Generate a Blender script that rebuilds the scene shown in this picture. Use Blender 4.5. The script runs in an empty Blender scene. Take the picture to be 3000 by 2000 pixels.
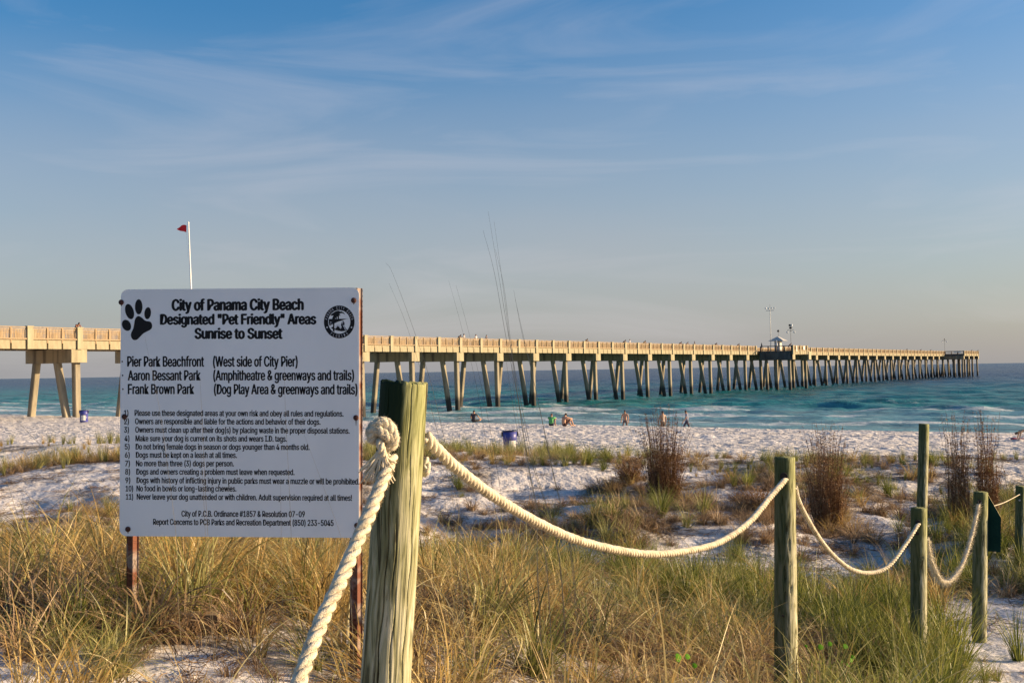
import bpy, bmesh, math, random
import numpy as np
from mathutils import Vector, Matrix, Euler
random.seed(7); rng = np.random.default_rng(11)
SC = bpy.context.scene; COL = SC.collection
R = math.radians
# ---------------------------------------------------------------- camera
CAM_Z = 5.2; FPX = 3100.0
PITCH = math.atan(82.0/FPX); ROLL = 0.0157
cd = bpy.data.cameras.new('camera'); cam = bpy.data.objects.new('camera', cd); COL.objects.link(cam)
cd.sensor_width = 36; cd.lens = 36*FPX/3000; cd.clip_start = 0.1; cd.clip_end = 30000
FW = Vector((0, math.cos(PITCH), math.sin(PITCH)))
R0 = Vector((1, 0, 0)); U0 = R0.cross(FW)
RT = R0*math.cos(ROLL) - U0*math.sin(ROLL); UP = U0*math.cos(ROLL) + R0*math.sin(ROLL)
M = Matrix((RT, UP, -FW)).transposed().to_4x4(); M.translation = (0, 0, CAM_Z)
cam.matrix_world = M; SC.camera = cam
def ray(px, py):
    return RT*((px-1500)/FPX) + UP*((1000-py)/FPX) + FW
def P(px, py, Y):                      # the point at distance Y in front of the camera that shows at px, py of the photo
    d = ray(px, py); return Vector((0, 0, CAM_Z)) + d*(Y/d.y)
# ---------------------------------------------------------------- light
SUN_EL = R(14.5); SUN_AZ = R(3)          # azimuth measured from +X towards +Y
sd = Vector((math.cos(SUN_EL)*math.cos(SUN_AZ), math.cos(SUN_EL)*math.sin(SUN_AZ), math.sin(SUN_EL)))
sl = bpy.data.lights.new('sun', 'SUN'); sun = bpy.data.objects.new('sun', sl); COL.objects.link(sun)
sl.energy = 5.0; sl.angle = R(0.6); sl.color = (1.0, 0.74, 0.45)
sun.rotation_euler = (-sd).to_track_quat('-Z', 'Y').to_euler()
W = bpy.data.worlds.new('World'); SC.world = W; W.use_nodes = True
nt = W.node_tree; nt.nodes.clear()
N = nt.nodes.new; L = nt.links.new
out = N('ShaderNodeOutputWorld'); bg = N('ShaderNodeBackground'); bg.inputs[1].default_value = 0.08
sky = N('ShaderNodeTexSky'); sky.sky_type = 'NISHITA'; sky.sun_disc = False
sky.sun_elevation = SUN_EL; sky.sun_rotation = math.pi/2 - SUN_AZ
sky.altitude = 0; sky.air_density = 1.0; sky.dust_density = 1.6; sky.ozone_density = 2.4
tc = N('ShaderNodeTexCoord'); mp = N('ShaderNodeMapping'); mp.inputs['Scale'].default_value = (1.2, 0.9, 7.0)
mp.inputs['Rotation'].default_value = (0.12, 0.16, 0.3)
n1 = N('ShaderNodeTexNoise'); n1.inputs['Scale'].default_value = 2.1; n1.inputs['Detail'].default_value = 9; n1.inputs['Distortion'].default_value = 0.9
n1.inputs['Roughness'].default_value = 0.55
cr = N('ShaderNodeMapRange'); cr.inputs[1].default_value = 0.52; cr.inputs[2].default_value = 0.92; cr.inputs[4].default_value = 0.36
mix = N('ShaderNodeMix'); mix.data_type = 'RGBA'; mix.inputs[7].default_value = (4.7, 4.4, 4.6, 1)
L(tc.outputs['Generated'], mp.inputs[0]); L(mp.outputs[0], n1.inputs['Vector']); L(n1.outputs[0], cr.inputs[0])
# even out the sky's own contrast a little: thin high veil that is a little thicker low down
sep = N('ShaderNodeSeparateXYZ'); L(tc.outputs['Generated'], sep.inputs[0])
veil = N('ShaderNodeMapRange'); veil.inputs[1].default_value = -0.02; veil.inputs[2].default_value = 0.30
veil.inputs[3].default_value = 0.74; veil.inputs[4].default_value = 0.0; L(sep.outputs[2], veil.inputs[0])
mv = N('ShaderNodeMix'); mv.data_type = 'RGBA'; mv.inputs[7].default_value = (2.65, 2.6, 2.75, 1)
hsv = N('ShaderNodeHueSaturation'); hsv.inputs['Saturation'].default_value = 1.40; hsv.inputs['Value'].default_value = 1.08; L(sky.outputs[0], hsv.inputs['Color'])
L(veil.outputs[0], mv.inputs[0]); tnt = N('ShaderNodeMix'); tnt.data_type = 'RGBA'; tnt.blend_type = 'MULTIPLY'; tnt.inputs[0].default_value = 1; tnt.inputs[7].default_value = (.95, .965, 1.0, 1); L(hsv.outputs[0], tnt.inputs[6]); L(tnt.outputs[2], mv.inputs[6])
n2 = N('ShaderNodeTexNoise'); n2.inputs['Scale'].default_value = 1.1; n2.inputs['Detail'].default_value = 5; mp2 = N('ShaderNodeMapping'); mp2.inputs['Scale'].default_value = (1, 1, 3.2); mp2.inputs['Location'].default_value = (.35, .2, .1)
L(tc.outputs['Generated'], mp2.inputs[0]); L(mp2.outputs[0], n2.inputs['Vector'])
cr2 = N('ShaderNodeMapRange'); cr2.inputs[1].default_value = .38; cr2.inputs[2].default_value = .68; cr2.inputs[4].default_value = .38; L(n2.outputs[0], cr2.inputs[0])
lowm = N('ShaderNodeMapRange'); lowm.inputs[1].default_value = .10; lowm.inputs[2].default_value = .32; lowm.inputs[3].default_value = 1; lowm.inputs[4].default_value = .12; L(sep.outputs[2], lowm.inputs[0])
mm_ = N('ShaderNodeMath'); mm_.operation = 'MULTIPLY'; L(cr2.outputs[0], mm_.inputs[0]); L(lowm.outputs[0], mm_.inputs[1])
hz = N('ShaderNodeMix'); hz.data_type = 'RGBA'; hz.inputs[7].default_value = (3.2, 3.0, 3.2, 1); L(mm_.outputs[0], hz.inputs[0]); L(mv.outputs[2], hz.inputs[6])
L(cr.outputs[0], mix.inputs[0]); L(hz.outputs[2], mix.inputs[6]); L(mix.outputs[2], bg.inputs[0]); L(bg.outputs[0], out.inputs[0])
SC.view_settings.view_transform = 'Standard'; SC.view_settings.look = 'None'; SC.view_settings.gamma = 1
SC.view_settings.exposure = 0.98
SC.cycles.max_bounces = 6; SC.cycles.transparent_max_bounces = 8
# ---------------------------------------------------------------- helpers
def tag(o, label=None, cat=None, group=None, kind=None):
    if label: o['label'] = label
    if cat: o['category'] = cat
    if group: o['group'] = group
    if kind: o['kind'] = kind
    return o
def empty(name, loc, label, cat, group=None, rz=0):
    o = bpy.data.objects.new(name, None); COL.objects.link(o); o.location = loc; o.rotation_euler = (0, 0, rz)
    o.empty_display_size = .1
    return tag(o, label, cat, group)
def link(name, me, parent=None, loc=None, rot=None):
    o = bpy.data.objects.new(name, me); COL.objects.link(o)
    if parent: o.parent = parent
    if loc is not None: o.location = loc
    if rot is not None: o.rotation_euler = rot
    return o
def mesh(name, v, f, mat=None, smooth=False):
    me = bpy.data.meshes.new(name); me.from_pydata([tuple(a) for a in v], [], f); me.update()
    if mat: me.materials.append(mat)
    if smooth: me.polygons.foreach_set('use_smooth', [True]*len(me.polygons))
    return me
class MB:
    def __init__(s): s.v = []; s.f = []
    def add(s, v, f):
        n = len(s.v); s.v += [tuple(a) for a in v]; s.f += [tuple(i+n for i in q) for q in f]; return s
    def box(s, x0, x1, y0, y1, z0, z1):
        return s.add([(x0,y0,z0),(x1,y0,z0),(x1,y1,z0),(x0,y1,z0),(x0,y0,z1),(x1,y0,z1),(x1,y1,z1),(x0,y1,z1)],
                     [(3,2,1,0),(4,5,6,7),(0,1,5,4),(1,2,6,5),(2,3,7,6),(3,0,4,7)])
    def tube(s, pts, rad, seg=8, cap=True):
        pts = [Vector(p) for p in pts]; n = len(pts)
        if not hasattr(rad, '__len__'): rad = [rad]*n
        t0 = (pts[1]-pts[0]).normalized(); a = t0.orthogonal().normalized(); vs = []
        for i, p in enumerate(pts):
            t = (pts[min(i+1, n-1)]-pts[max(i-1, 0)]).normalized()
            a = (a - t*a.dot(t)).normalized(); b = t.cross(a)
            for k in range(seg):
                th = 2*math.pi*k/seg; vs.append(p + (a*math.cos(th)+b*math.sin(th))*rad[i])
        fs = [(i*seg+k, i*seg+(k+1)%seg, (i+1)*seg+(k+1)%seg, (i+1)*seg+k) for i in range(n-1) for k in range(seg)]
        if cap: fs += [tuple(range(seg))[::-1], tuple((n-1)*seg+k for k in range(seg))]
        return s.add(vs, fs)
    def lathe(s, prof, seg=20, c=(0,0,0)):
        vs = [(c[0]+r*math.cos(2*math.pi*k/seg), c[1]+r*math.sin(2*math.pi*k/seg), c[2]+z) for r, z in prof for k in range(seg)]
        fs = [(i*seg+k, i*seg+(k+1)%seg, (i+1)*seg+(k+1)%seg, (i+1)*seg+k) for i in range(len(prof)-1) for k in range(seg)]
        return s.add(vs, fs)
    def ribbon(s, pts, w, side):
        n = len(pts); vs = []
        for i, p in enumerate(pts):
            ww = w*(1-(i/(n-1))**1.6*.92)*.5
            vs += [p-side*ww, p+side*ww]
        return s.add(vs, [(2*i, 2*i+1, 2*i+3, 2*i+2) for i in range(n-1)])
    def build(s, name, mat, parent=None, smooth=False, loc=None, rot=None):
        return link(name, mesh(name, s.v, s.f, mat, smooth), parent, loc, rot)
# value noise
_T = rng.random((256, 256))
def vn(x, y):
    x = np.asarray(x, float); y = np.asarray(y, float)
    xi = np.floor(x).astype(int); yi = np.floor(y).astype(int); fx = x-xi; fy = y-yi
    fx = fx*fx*(3-2*fx); fy = fy*fy*(3-2*fy)
    g = lambda a, b: _T[a & 255, b & 255]
    return (g(xi, yi)*(1-fx)+g(xi+1, yi)*fx)*(1-fy)+(g(xi, yi+1)*(1-fx)+g(xi+1, yi+1)*fx)*fy
def fbm(x, y, o=4):
    r = 0; a = .5; t = 0
    for i in range(o):
        r = r+a*vn(x*2**i+17.3*i, y*2**i-9.1*i); t += a; a *= .5
    return r/t
def sstep(a, b, x):
    t = np.clip((np.asarray(x, float)-a)/(b-a), 0, 1); return t*t*(3-2*t)
# ---------------------------------------------------------------- materials
def mat(name, col, rough=.8, var=0, scale=5, col2=None, stretch=(1,1,1), bump=0, bscale=None, metal=0, spec=.5, coord='Object', detail=6, lo=.35, hi=.65, trans=0):
    m = bpy.data.materials.new(name); m.use_nodes = True; t = m.node_tree; b = t.nodes['Principled BSDF']
    b.inputs['Base Color'].default_value = (*col, 1); b.inputs['Roughness'].default_value = rough; b.inputs['Metallic'].default_value = metal
    b.inputs['Specular IOR Level'].default_value = spec
    if col2 or bump:
        c = t.nodes.new('ShaderNodeTexCoord'); mp = t.nodes.new('ShaderNodeMapping'); mp.inputs['Scale'].default_value = stretch
        t.links.new(c.outputs[coord], mp.inputs[0])
    if col2:
        n = t.nodes.new('ShaderNodeTexNoise'); n.inputs['Scale'].default_value = scale; n.inputs['Detail'].default_value = detail
        r = t.nodes.new('ShaderNodeMapRange'); r.inputs[1].default_value = lo; r.inputs[2].default_value = hi
        x = t.nodes.new('ShaderNodeMix'); x.data_type = 'RGBA'; x.inputs[6].default_value = (*col, 1); x.inputs[7].default_value = (*col2, 1)
        t.links.new(mp.outputs[0], n.inputs['Vector']); t.links.new(n.outputs[0], r.inputs[0]); t.links.new(r.outputs[0], x.inputs[0])
        t.links.new(x.outputs[2], b.inputs['Base Color'])
    if bump:
        n = t.nodes.new('ShaderNodeTexNoise'); n.inputs['Scale'].default_value = bscale or scale; n.inputs['Detail'].default_value = 8
        bb = t.nodes.new('ShaderNodeBump'); bb.inputs['Strength'].default_value = 1; bb.inputs['Distance'].default_value = bump
        t.links.new(mp.outputs[0], n.inputs['Vector']); t.links.new(n.outputs[0], bb.inputs['Height']); t.links.new(bb.outputs[0], b.inputs['Normal'])
    return m
def nodes_of(m): return m.node_tree, m.node_tree.nodes, m.node_tree.links
M_conc = mat('concrete', (.25,.215,.135), .9, col2=(.41,.36,.235), scale=1.3, stretch=(1,1,.22), lo=.3, hi=.6, bump=.01, bscale=6)
M_capm = mat('cap_concrete', (.32,.26,.16), .9, col2=(.13,.105,.07), scale=1.4, stretch=(1,1,.12), lo=.48, hi=.66)
M_wood = mat('rail_timber', (.28,.195,.11), .8, col2=(.39,.285,.165), scale=6, stretch=(1,1,.3))
M_wall = mat('shaded_concrete', (.12,.115,.105), .9, col2=(.06,.06,.06), scale=1.2, stretch=(1,1,.3))  # dark copy of the concrete: shade of the landward walls put into the colour
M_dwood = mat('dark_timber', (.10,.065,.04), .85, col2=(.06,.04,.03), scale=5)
M_deck = mat('deck_timber', (.30,.22,.14), .85, col2=(.38,.28,.18), scale=4)
M_dark = mat('dark_metal', (.05,.05,.055), .5, metal=.6)
M_galv = mat('galvanised_metal', (.38,.39,.41), .4, metal=.7)
M_white = mat('white_paint', (.78,.77,.74), .5)
M_hut = mat('hut_paint', (.50,.48,.44), .6)
M_lamp = mat('lamp_glass', (.7,.72,.75), .2)
M_rust = mat('rusty_steel', (.15,.05,.025), .85, col2=(.26,.20,.17), scale=9, stretch=(1,1,.35), lo=.5, hi=.62, bump=.001, bscale=150)
M_rustl = mat('rusty_bolt', (.035,.015,.012), .8, col2=(.10,.03,.02), scale=120)
M_hole = mat('slot_dark', (.015,.012,.01), .9)
M_blackink = mat('black_lettering', (.008,.008,.010), .5, spec=.25)
M_blue = mat('blue_barrel_plastic', (.035,.04,.22), .45, col2=(.05,.06,.28), scale=5)
M_label = mat('pale_label', (.72,.70,.66), .6, col2=(.55,.55,.5), scale=20)
M_bag = mat('bin_liner', (.02,.022,.06), .35)
M_red = mat('red_flag_cloth', (.62,.01,.015), .7)
M_green = mat('green_board_paint', (.004,.026,.024), .9, col2=(.007,.034,.03), scale=12, spec=.1)
M_twig = mat('dead_twig', (.10,.07,.05), .9)
M_rope = None
# piles: dark wet band low down (marine growth), pale concrete above
def mk_pile():
    m = mat('pile_concrete', (.36,.31,.22), .9, col2=(.17,.15,.11), scale=1.2, stretch=(1,1,.25))
    t, n, l = nodes_of(m); b = n['Principled BSDF']; old = b.inputs['Base Color'].links[0].from_socket
    g = n.new('ShaderNodeNewGeometry'); s = n.new('ShaderNodeSeparateXYZ'); l.new(g.outputs['Position'], s.inputs[0])
    nn = n.new('ShaderNodeTexNoise'); nn.inputs['Scale'].default_value = 1.1; l.new(g.outputs['Position'], nn.inputs['Vector'])
    a = n.new('ShaderNodeMath'); a.operation = 'MULTIPLY_ADD'; a.inputs[1].default_value = 1.3; l.new(nn.outputs[0], a.inputs[0]); l.new(s.outputs[2], a.inputs[2])
    r = n.new('ShaderNodeMapRange'); r.inputs[1].default_value = 1.9; r.inputs[2].default_value = 2.7; l.new(a.outputs[0], r.inputs[0])
    x = n.new('ShaderNodeMix'); x.data_type = 'RGBA'; x.inputs[6].default_value = (.035,.032,.028,1); l.new(r.outputs[0], x.inputs[0]); l.new(old, x.inputs[7])
    # dry shore piles keep their concrete: growth only where the sea stands
    dp = n.new('ShaderNodeVectorMath'); dp.operation = 'DOT_PRODUCT'; dp.inputs[1].default_value = (UX, UY, 0); l.new(g.outputs['Position'], dp.inputs[0])
    r2 = n.new('ShaderNodeMapRange'); r2.inputs[1].default_value = 62; r2.inputs[2].default_value = 80; l.new(dp.outputs['Value'], r2.inputs[0])
    y = n.new('ShaderNodeMix'); y.data_type = 'RGBA'; l.new(r2.outputs[0], y.inputs[0]); l.new(old, y.inputs[6]); l.new(x.outputs[2], y.inputs[7])
    l.new(y.outputs[2], b.inputs['Base Color']); return m
# shore frame: u runs out to sea along the pier, v runs along the shore
UX, UY = .5534, .8329; VX, VY = .8329, -.5534
M_pile = mk_pile()
# ---------------------------------------------------------------- terrain
SANDP = [(-1.75, 4.55, 1.1, .55), (5.6, 10.4, 1.5, 2.6), (-4.6, 13.0, 1.6, 1.3), (-.7, 23.5, 3.0, 3.4), (-11.5, 27.5, 4.6, 3.0), (3.8, 25, 1.5, 2.3), (-6.0, 23.0, 1.6, 2.2), (-1.2,9.6,.6,.5), (5.5,17.5,1.2,1.2), (4.7,8.0,1.2,2.0), (6.2,12.5,1.1,2.0)]
def hum(x, y): return fbm(x*.36+13.2, y*.30+4.4, 3)
def terrain(x, y):
    x = np.asarray(x, float); y = np.asarray(y, float)
    s = UX*x+UY*y
    z = 2.15-.38*sstep(26, 38, s)-.08*sstep(40, 57.5, s)-5.2*sstep(55.5, 90, s+1.6*(fbm(x*.06, y*.06)-.5))
    veg = 1-sstep(27, 34, s)
    dx = x+2.5; sx = np.where(dx > 0, 3.2, 9.0); dy = y-4.0; sy = np.where(dy > 0, 6.0, 5.0)
    z = z+1.85*np.exp(-.5*(dx/sx)**2*1.0)*np.exp(-.5*(dy/sy)**2)
    z = z+veg*sstep(9, 17, y)*(.8*(fbm(x*.17+3.1, y*.15+1.7, 3)-.45))+veg*sstep(13, 17, y)*(1-sstep(25, 30, y))*1.15*(hum(x, y)-.52)
    z = z+.42*np.exp(-.5*((y-31-.9*np.sin(x*.3))/2.6)**2)*sstep(-70, -20, -np.abs(x)*1.0)*(.6+.8*fbm(x*.2, y*.2, 2))
    z = z-veg*.35*np.exp(-.5*(((x+.7)/2.6)**2+((y-24.5)/2.2)**2))
    z = z+veg*.10*(fbm(x*1.1, y*1.1, 4)-.5)+(.05+.12*sstep(28, 36, s))*(fbm(x*2.3+7, y*2.3, 4)-.5)*(1-sstep(60, 70, s))
    return z
def gz(x, y): return float(terrain(x, y))
def G(px, py, far=95):                  # where the ray through a pixel meets (or comes nearest to) the ground
    a = 2.0; best = (9, None)
    while a < far:
        p = P(px, py, a); g = gz(p.x, p.y)
        if p.z-g < best[0]: best = (p.z-g, Vector((p.x, p.y, g)))
        if p.z <= g: return Vector((p.x, p.y, g))
        a *= 1.004
    return best[1]
def polar(name, radii, angs, zf, m, close=False):
    A, Rr = np.meshgrid(angs, radii); X = Rr*np.sin(A); Y = Rr*np.cos(A)
    Z = zf(X, Y); nr, na = X.shape
    v = np.stack([X, Y, Z], -1).reshape(-1, 3)
    i = np.arange(nr-1)[:, None]*na+np.arange(na-1)[None]
    f = np.stack([i, i+1, i+na+1, i+na], -1).reshape(-1, 4)[:, ::-1]
    me = bpy.data.meshes.new(name); me.vertices.add(len(v)); me.vertices.foreach_set('co', v.ravel())
    me.loops.add(f.size); me.loops.foreach_set('vertex_index', f.ravel().astype(np.int32))
    me.polygons.add(len(f)); me.polygons.foreach_set('loop_start', np.arange(0, f.size, 4, dtype=np.int32))
    me.polygons.foreach_set('use_smooth', np.ones(len(f), bool)); me.update(calc_edges=True); me.validate()
    me.materials.append(m); o = link(name, me); o['kind'] = 'structure'; return o
def angset(n_in, half=34, n_out=60, total=180):
    a = np.linspace(-half, half, n_in); b = np.linspace(half, total, n_out)[1:]
    return np.radians(np.concatenate([-b[::-1], a, b]))
def sand_mat():
    m = bpy.data.materials.new('white_sand'); m.use_nodes = True; t, n, l = nodes_of(m); b = n['Principled BSDF']; b.inputs['Roughness'].default_value = .95
    b.inputs['Specular IOR Level'].default_value = .15
    g = n.new('ShaderNodeNewGeometry'); sep = n.new('ShaderNodeSeparateXYZ'); l.new(g.outputs['Position'], sep.inputs[0])
    n1 = n.new('ShaderNodeTexNoise'); n1.inputs['Scale'].default_value = .55; n1.inputs['Detail'].default_value = 8; l.new(g.outputs['Position'], n1.inputs['Vector'])
    cr = n.new('ShaderNodeValToRGB'); cr.color_ramp.elements[0].position = .35; cr.color_ramp.elements[0].color = (.57,.535,.51,1)
    cr.color_ramp.elements[1].position = .65; cr.color_ramp.elements[1].color = (.72,.685,.67,1); l.new(n1.outputs[0], cr.inputs[0])
    # speckle of shell bits and plant crumbs
    n2 = n.new('ShaderNodeTexNoise'); n2.inputs['Scale'].default_value = 9; n2.inputs['Detail'].default_value = 6; l.new(g.outputs['Position'], n2.inputs['Vector'])
    r2 = n.new('ShaderNodeMapRange'); r2.inputs[1].default_value = .60; r2.inputs[2].default_value = .72; l.new(n2.outputs[0], r2.inputs[0])
    dp = n.new('ShaderNodeVectorMath'); dp.operation = 'DOT_PRODUCT'; dp.inputs[1].default_value = (UX, UY, 0); l.new(g.outputs['Position'], dp.inputs[0])
    vg = n.new('ShaderNodeMapRange'); vg.inputs[1].default_value = 25; vg.inputs[2].default_value = 36; vg.inputs[3].default_value = .8; vg.inputs[4].default_value = .05; l.new(dp.outputs['Value'], vg.inputs[0])
    mu = n.new('ShaderNodeMath'); mu.operation = 'MULTIPLY'; l.new(r2.outputs[0], mu.inputs[0]); l.new(vg.outputs[0], mu.inputs[1])
    mx = n.new('ShaderNodeMix'); mx.data_type = 'RGBA'; l.new(mu.outputs[0], mx.inputs[0]); l.new(cr.outputs[0], mx.inputs[6]); mx.inputs[7].default_value = (.26,.19,.12,1)
    la = n.new('ShaderNodeAttribute'); la.attribute_name = 'litter'; ln_ = n.new('ShaderNodeTexNoise'); ln_.inputs['Scale'].default_value = 26; ln_.inputs['Detail'].default_value = 5; l.new(g.outputs['Position'], ln_.inputs['Vector'])
    lr = n.new('ShaderNodeMapRange'); lr.inputs[1].default_value = .35; lr.inputs[2].default_value = .6; lr.inputs[3].default_value = .45; l.new(ln_.outputs[0], lr.inputs[0])
    lm = n.new('ShaderNodeMath'); lm.operation = 'MULTIPLY'; l.new(la.outputs['Fac'], lm.inputs[0]); l.new(lr.outputs[0], lm.inputs[1])
    mx0 = mx; mx = n.new('ShaderNodeMix'); mx.data_type = 'RGBA'; l.new(lm.outputs[0], mx.inputs[0]); l.new(mx0.outputs[2], mx.inputs[6]); mx.inputs[7].default_value = (.085,.058,.032,1)
    # wet sand by the water
    wt = n.new('ShaderNodeMapRange'); wt.inputs[1].default_value = .55; wt.inputs[2].default_value = 1.0; l.new(sep.outputs[2], wt.inputs[0])
    mw = n.new('ShaderNodeMix'); mw.data_type = 'RGBA'; mw.inputs[6].default_value = (.30,.27,.23,1); l.new(wt.outputs[0], mw.inputs[0]); l.new(mx.outputs[2], mw.inputs[7])
    l.new(mw.outputs[2], b.inputs['Base Color'])
    # footprints: cells pressed into the loose sand
    vo = n.new('ShaderNodeTexVoronoi'); vo.feature = 'SMOOTH_F1'; vo.inputs['Scale'].default_value = 2.1; vo.inputs['Smoothness'].default_value = .35
    nd = n.new('ShaderNodeTexNoise'); nd.inputs['Scale'].default_value = 3; nd.inputs['Detail'].default_value = 3
    l.new(g.outputs['Position'], nd.inputs['Vector'])
    va = n.new('ShaderNodeVectorMath'); va.operation = 'MULTIPLY_ADD'; va.inputs[1].default_value = (.5,.5,.5); l.new(nd.outputs['Color'], va.inputs[0]); l.new(g.outputs['Position'], va.inputs[2])
    l.new(va.outputs[0], vo.inputs['Vector'])
    n3 = n.new('ShaderNodeTexNoise'); n3.inputs['Scale'].default_value = 4.5; n3.inputs['Detail'].default_value = 7; n3.inputs['Roughness'].default_value = .6; l.new(g.outputs['Position'], n3.inputs['Vector'])
    ad = n.new('ShaderNodeMath'); ad.operation = 'ADD'; l.new(vo.outputs['Distance'], ad.inputs[0]); l.new(n3.outputs[0], ad.inputs[1])
    bs = n.new('ShaderNodeMapRange'); bs.inputs[1].default_value = 18; bs.inputs[2].default_value = 34; bs.inputs[3].default_value = .06; bs.inputs[4].default_value = .22; l.new(dp.outputs['Value'], bs.inputs[0])
    bp = n.new('ShaderNodeBump'); l.new(bs.outputs[0], bp.inputs['Distance']); bp.inputs['Strength'].default_value = 1.0
    l.new(ad.outputs[0], bp.inputs['Height']); l.new(bp.outputs[0], b.inputs['Normal'])
    return m
M_sand = sand_mat()
radii = np.concatenate([[.3, .8, 1.4], np.geomspace(2, 14, 170), np.geomspace(14.1, 30, 130), np.geomspace(30.1, 82, 430), np.geomspace(83, 420, 70)])
sg = polar('sand_ground', radii, angset(640), terrain, M_sand)
_co = np.empty(len(sg.data.vertices)*3); sg.data.vertices.foreach_get('co', _co); _co = _co.reshape(-1, 3); _x, _y = _co[:, 0], _co[:, 1]
_m = np.ones(len(_x))
for (cx, cy, a, b_) in SANDP: _m *= sstep(.75, 1.25, np.sqrt(((_x-cx)/a)**2+((_y-cy)/b_)**2)+.35*(fbm(_x*1.3, _y*1.3, 3)-.5))
_m *= (1-sstep(12, 15, _y))*1.0+sstep(12, 15, _y)*sstep(.47, .60, hum(_x, _y)); _m *= 1-sstep(25, 31, UX*_x+UY*_y); _m *= .55+.9*sstep(.3, .7, fbm(_x*2.1+3, _y*2.1, 4))
at = sg.data.attributes.new('litter', 'FLOAT', 'POINT'); at.data.foreach_set('value', np.clip(_m, 0, 1).astype(np.float32))
# ---------------------------------------------------------------- water
RE = 7.4e6
def wave(x, y):
    s = UX*x+UY*y; t = VX*x+VY*y; d = np.hypot(x, y)
    z = -(d*d)/(2*RE)
    r = np.random.default_rng(5); 
    for i in range(26):
        lam = 2.2*1.17**(i % 14) + r.random(); th = r.normal(math.pi*1.0, .55)   # chop running mostly onshore
        kx = 2*math.pi/lam*math.cos(th); kt = 2*math.pi/lam*math.sin(th); a = .0095*lam**.8
        damp = 1-sstep(lam*28, lam*60, d)
        ph = kx*s+kt*t+r.random()*6.28
        z = z + a*damp*(np.sin(ph)+.25*np.sin(2*ph+1))*sstep(60, 130, s)
    # breakers
    for (s0, h, w, k) in BREAK:
        c = s0+12*(fbm(t*.03+k*7, t*0+k, 4)-.5)*2
        amp = h*(.1+1.2*sstep(.38, .7, fbm(t*.06+3*k, t*0+k*5, 3)))
        q = (s-c); z = z+amp*np.where(q < 0, np.exp(-(q/(w*.35))**2), np.exp(-(q/w)**2))
    return z
BREAK = [(78, .08, 1.6, 1), (87, .14, 1.8, 2), (98, .10, 1.8, 3), (110, .18, 2.0, 4), (128, .20, 2.2, 5), (150, .16, 2.6, 6)]
def water_mat():
    m = bpy.data.materials.new('sea_water'); m.use_nodes = True; t, n, l = nodes_of(m); b = n['Principled BSDF']
    g = n.new('ShaderNodeNewGeometry')
    def dot(v):
        d = n.new('ShaderNodeVectorMath'); d.operation = 'DOT_PRODUCT'; d.inputs[1].default_value = v; l.new(g.outputs['Position'], d.inputs[0]); return d.outputs['Value']
    s = dot((UX, UY, 0)); tt = dot((VX, VY, 0))
    def math_(op, a, b_=None, c=None):
        q = n.new('ShaderNodeMath'); q.operation = op
        for i, v in enumerate((a, b_, c)):
            if v is None: continue
            if isinstance(v, (int, float)): q.inputs[i].default_value = v
            else: l.new(v, q.inputs[i])
        return q.outputs[0]
    def comb(a, b_, c=0.0):
        q = n.new('ShaderNodeCombineXYZ')
        for i, v in enumerate((a, b_, c)):
            if isinstance(v, (int, float)): q.inputs[i].default_value = v
            else: l.new(v, q.inputs[i])
        return q.outputs[0]
    def noise(vec, sc, det=6, dist=0, rough=.5):
        q = n.new('ShaderNodeTexNoise'); q.inputs['Scale'].default_value = sc; q.inputs['Detail'].default_value = det; q.inputs['Distortion'].default_value = dist
        q.inputs['Roughness'].default_value = rough; l.new(vec, q.inputs['Vector']); return q.outputs[0]
    def rng_(v, a, b_, c=0., d=1.):
        q = n.new('ShaderNodeMapRange'); l.new(v, q.inputs[0])
        for i, w in enumerate((a, b_, c, d)): q.inputs[i+1].default_value = w
        return q.outputs[0]
    vec = comb(s, math_('MULTIPLY', tt, .35))
    sw = math_('ADD', s, math_('MULTIPLY', math_('SUBTRACT', noise(vec, .02, 4, .3), .5), 110))
    cr = n.new('ShaderNodeValToRGB'); e = cr.color_ramp.elements
    pos = [(0., (.16,.27,.32)), (.06, (.085,.22,.25)), (.13, (.018,.15,.15)), (.26, (.004,.088,.105)), (.42, (.003,.046,.085)), (.62, (.003,.020,.066)), (1., (.004,.015,.055))]
    e[0].position = 0; e[0].color = (*pos[0][1], 1); e[1].position = 1; e[1].color = (*pos[-1][1], 1)
    for p_, c_ in pos[1:-1]: q = e.new(p_); q.color = (*c_, 1)
    l.new(rng_(sw, 75, 620), cr.inputs[0])
    # darker and lighter streaks
    st = math_('ADD', math_('MULTIPLY', noise(comb(math_('MULTIPLY', s, 1.0), math_('MULTIPLY', tt, .30)), .10, 6, .4, .6), .38), math_('MULTIPLY', noise(comb(s, math_('MULTIPLY', tt, .75)), .34, 9, .4, .7), .62))
    hs = n.new('ShaderNodeHueSaturation'); hs.inputs['Saturation'].default_value = 1.0; l.new(rng_(st, .34, .66, .35, 1.9), hs.inputs['Value']); l.new(cr.outputs[0], hs.inputs['Color'])
    # foam: ragged lines along the shore in the surf, a few whitecaps further out
    wob = math_('MULTIPLY', math_('SUBTRACT', noise(comb(math_('MULTIPLY', tt, .02), math_('MULTIPLY', s, .006)), 1.0, 5, 0, .6), .5), 30)
    ph = math_('ADD', s, wob)
    band = math_('SINE', math_('MULTIPLY', ph, 2*math.pi/13.0))
    fn = noise(comb(s, math_('MULTIPLY', tt, .50)), .62, 10, .8, .74)
    fn2 = noise(comb(s, math_('MULTIPLY', tt, .15)), .055, 4)
    f1 = math_('ADD', math_('MULTIPLY', rng_(band, .2, 1.0), .24), math_('ADD', fn, math_('MULTIPLY', fn2, .55)))
    zone = rng_(s, 115, 185, 0, .34)
    f1 = math_('SUBTRACT', f1, zone)
    foam = math_('MULTIPLY', rng_(f1, .895, .985), .66)
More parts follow.
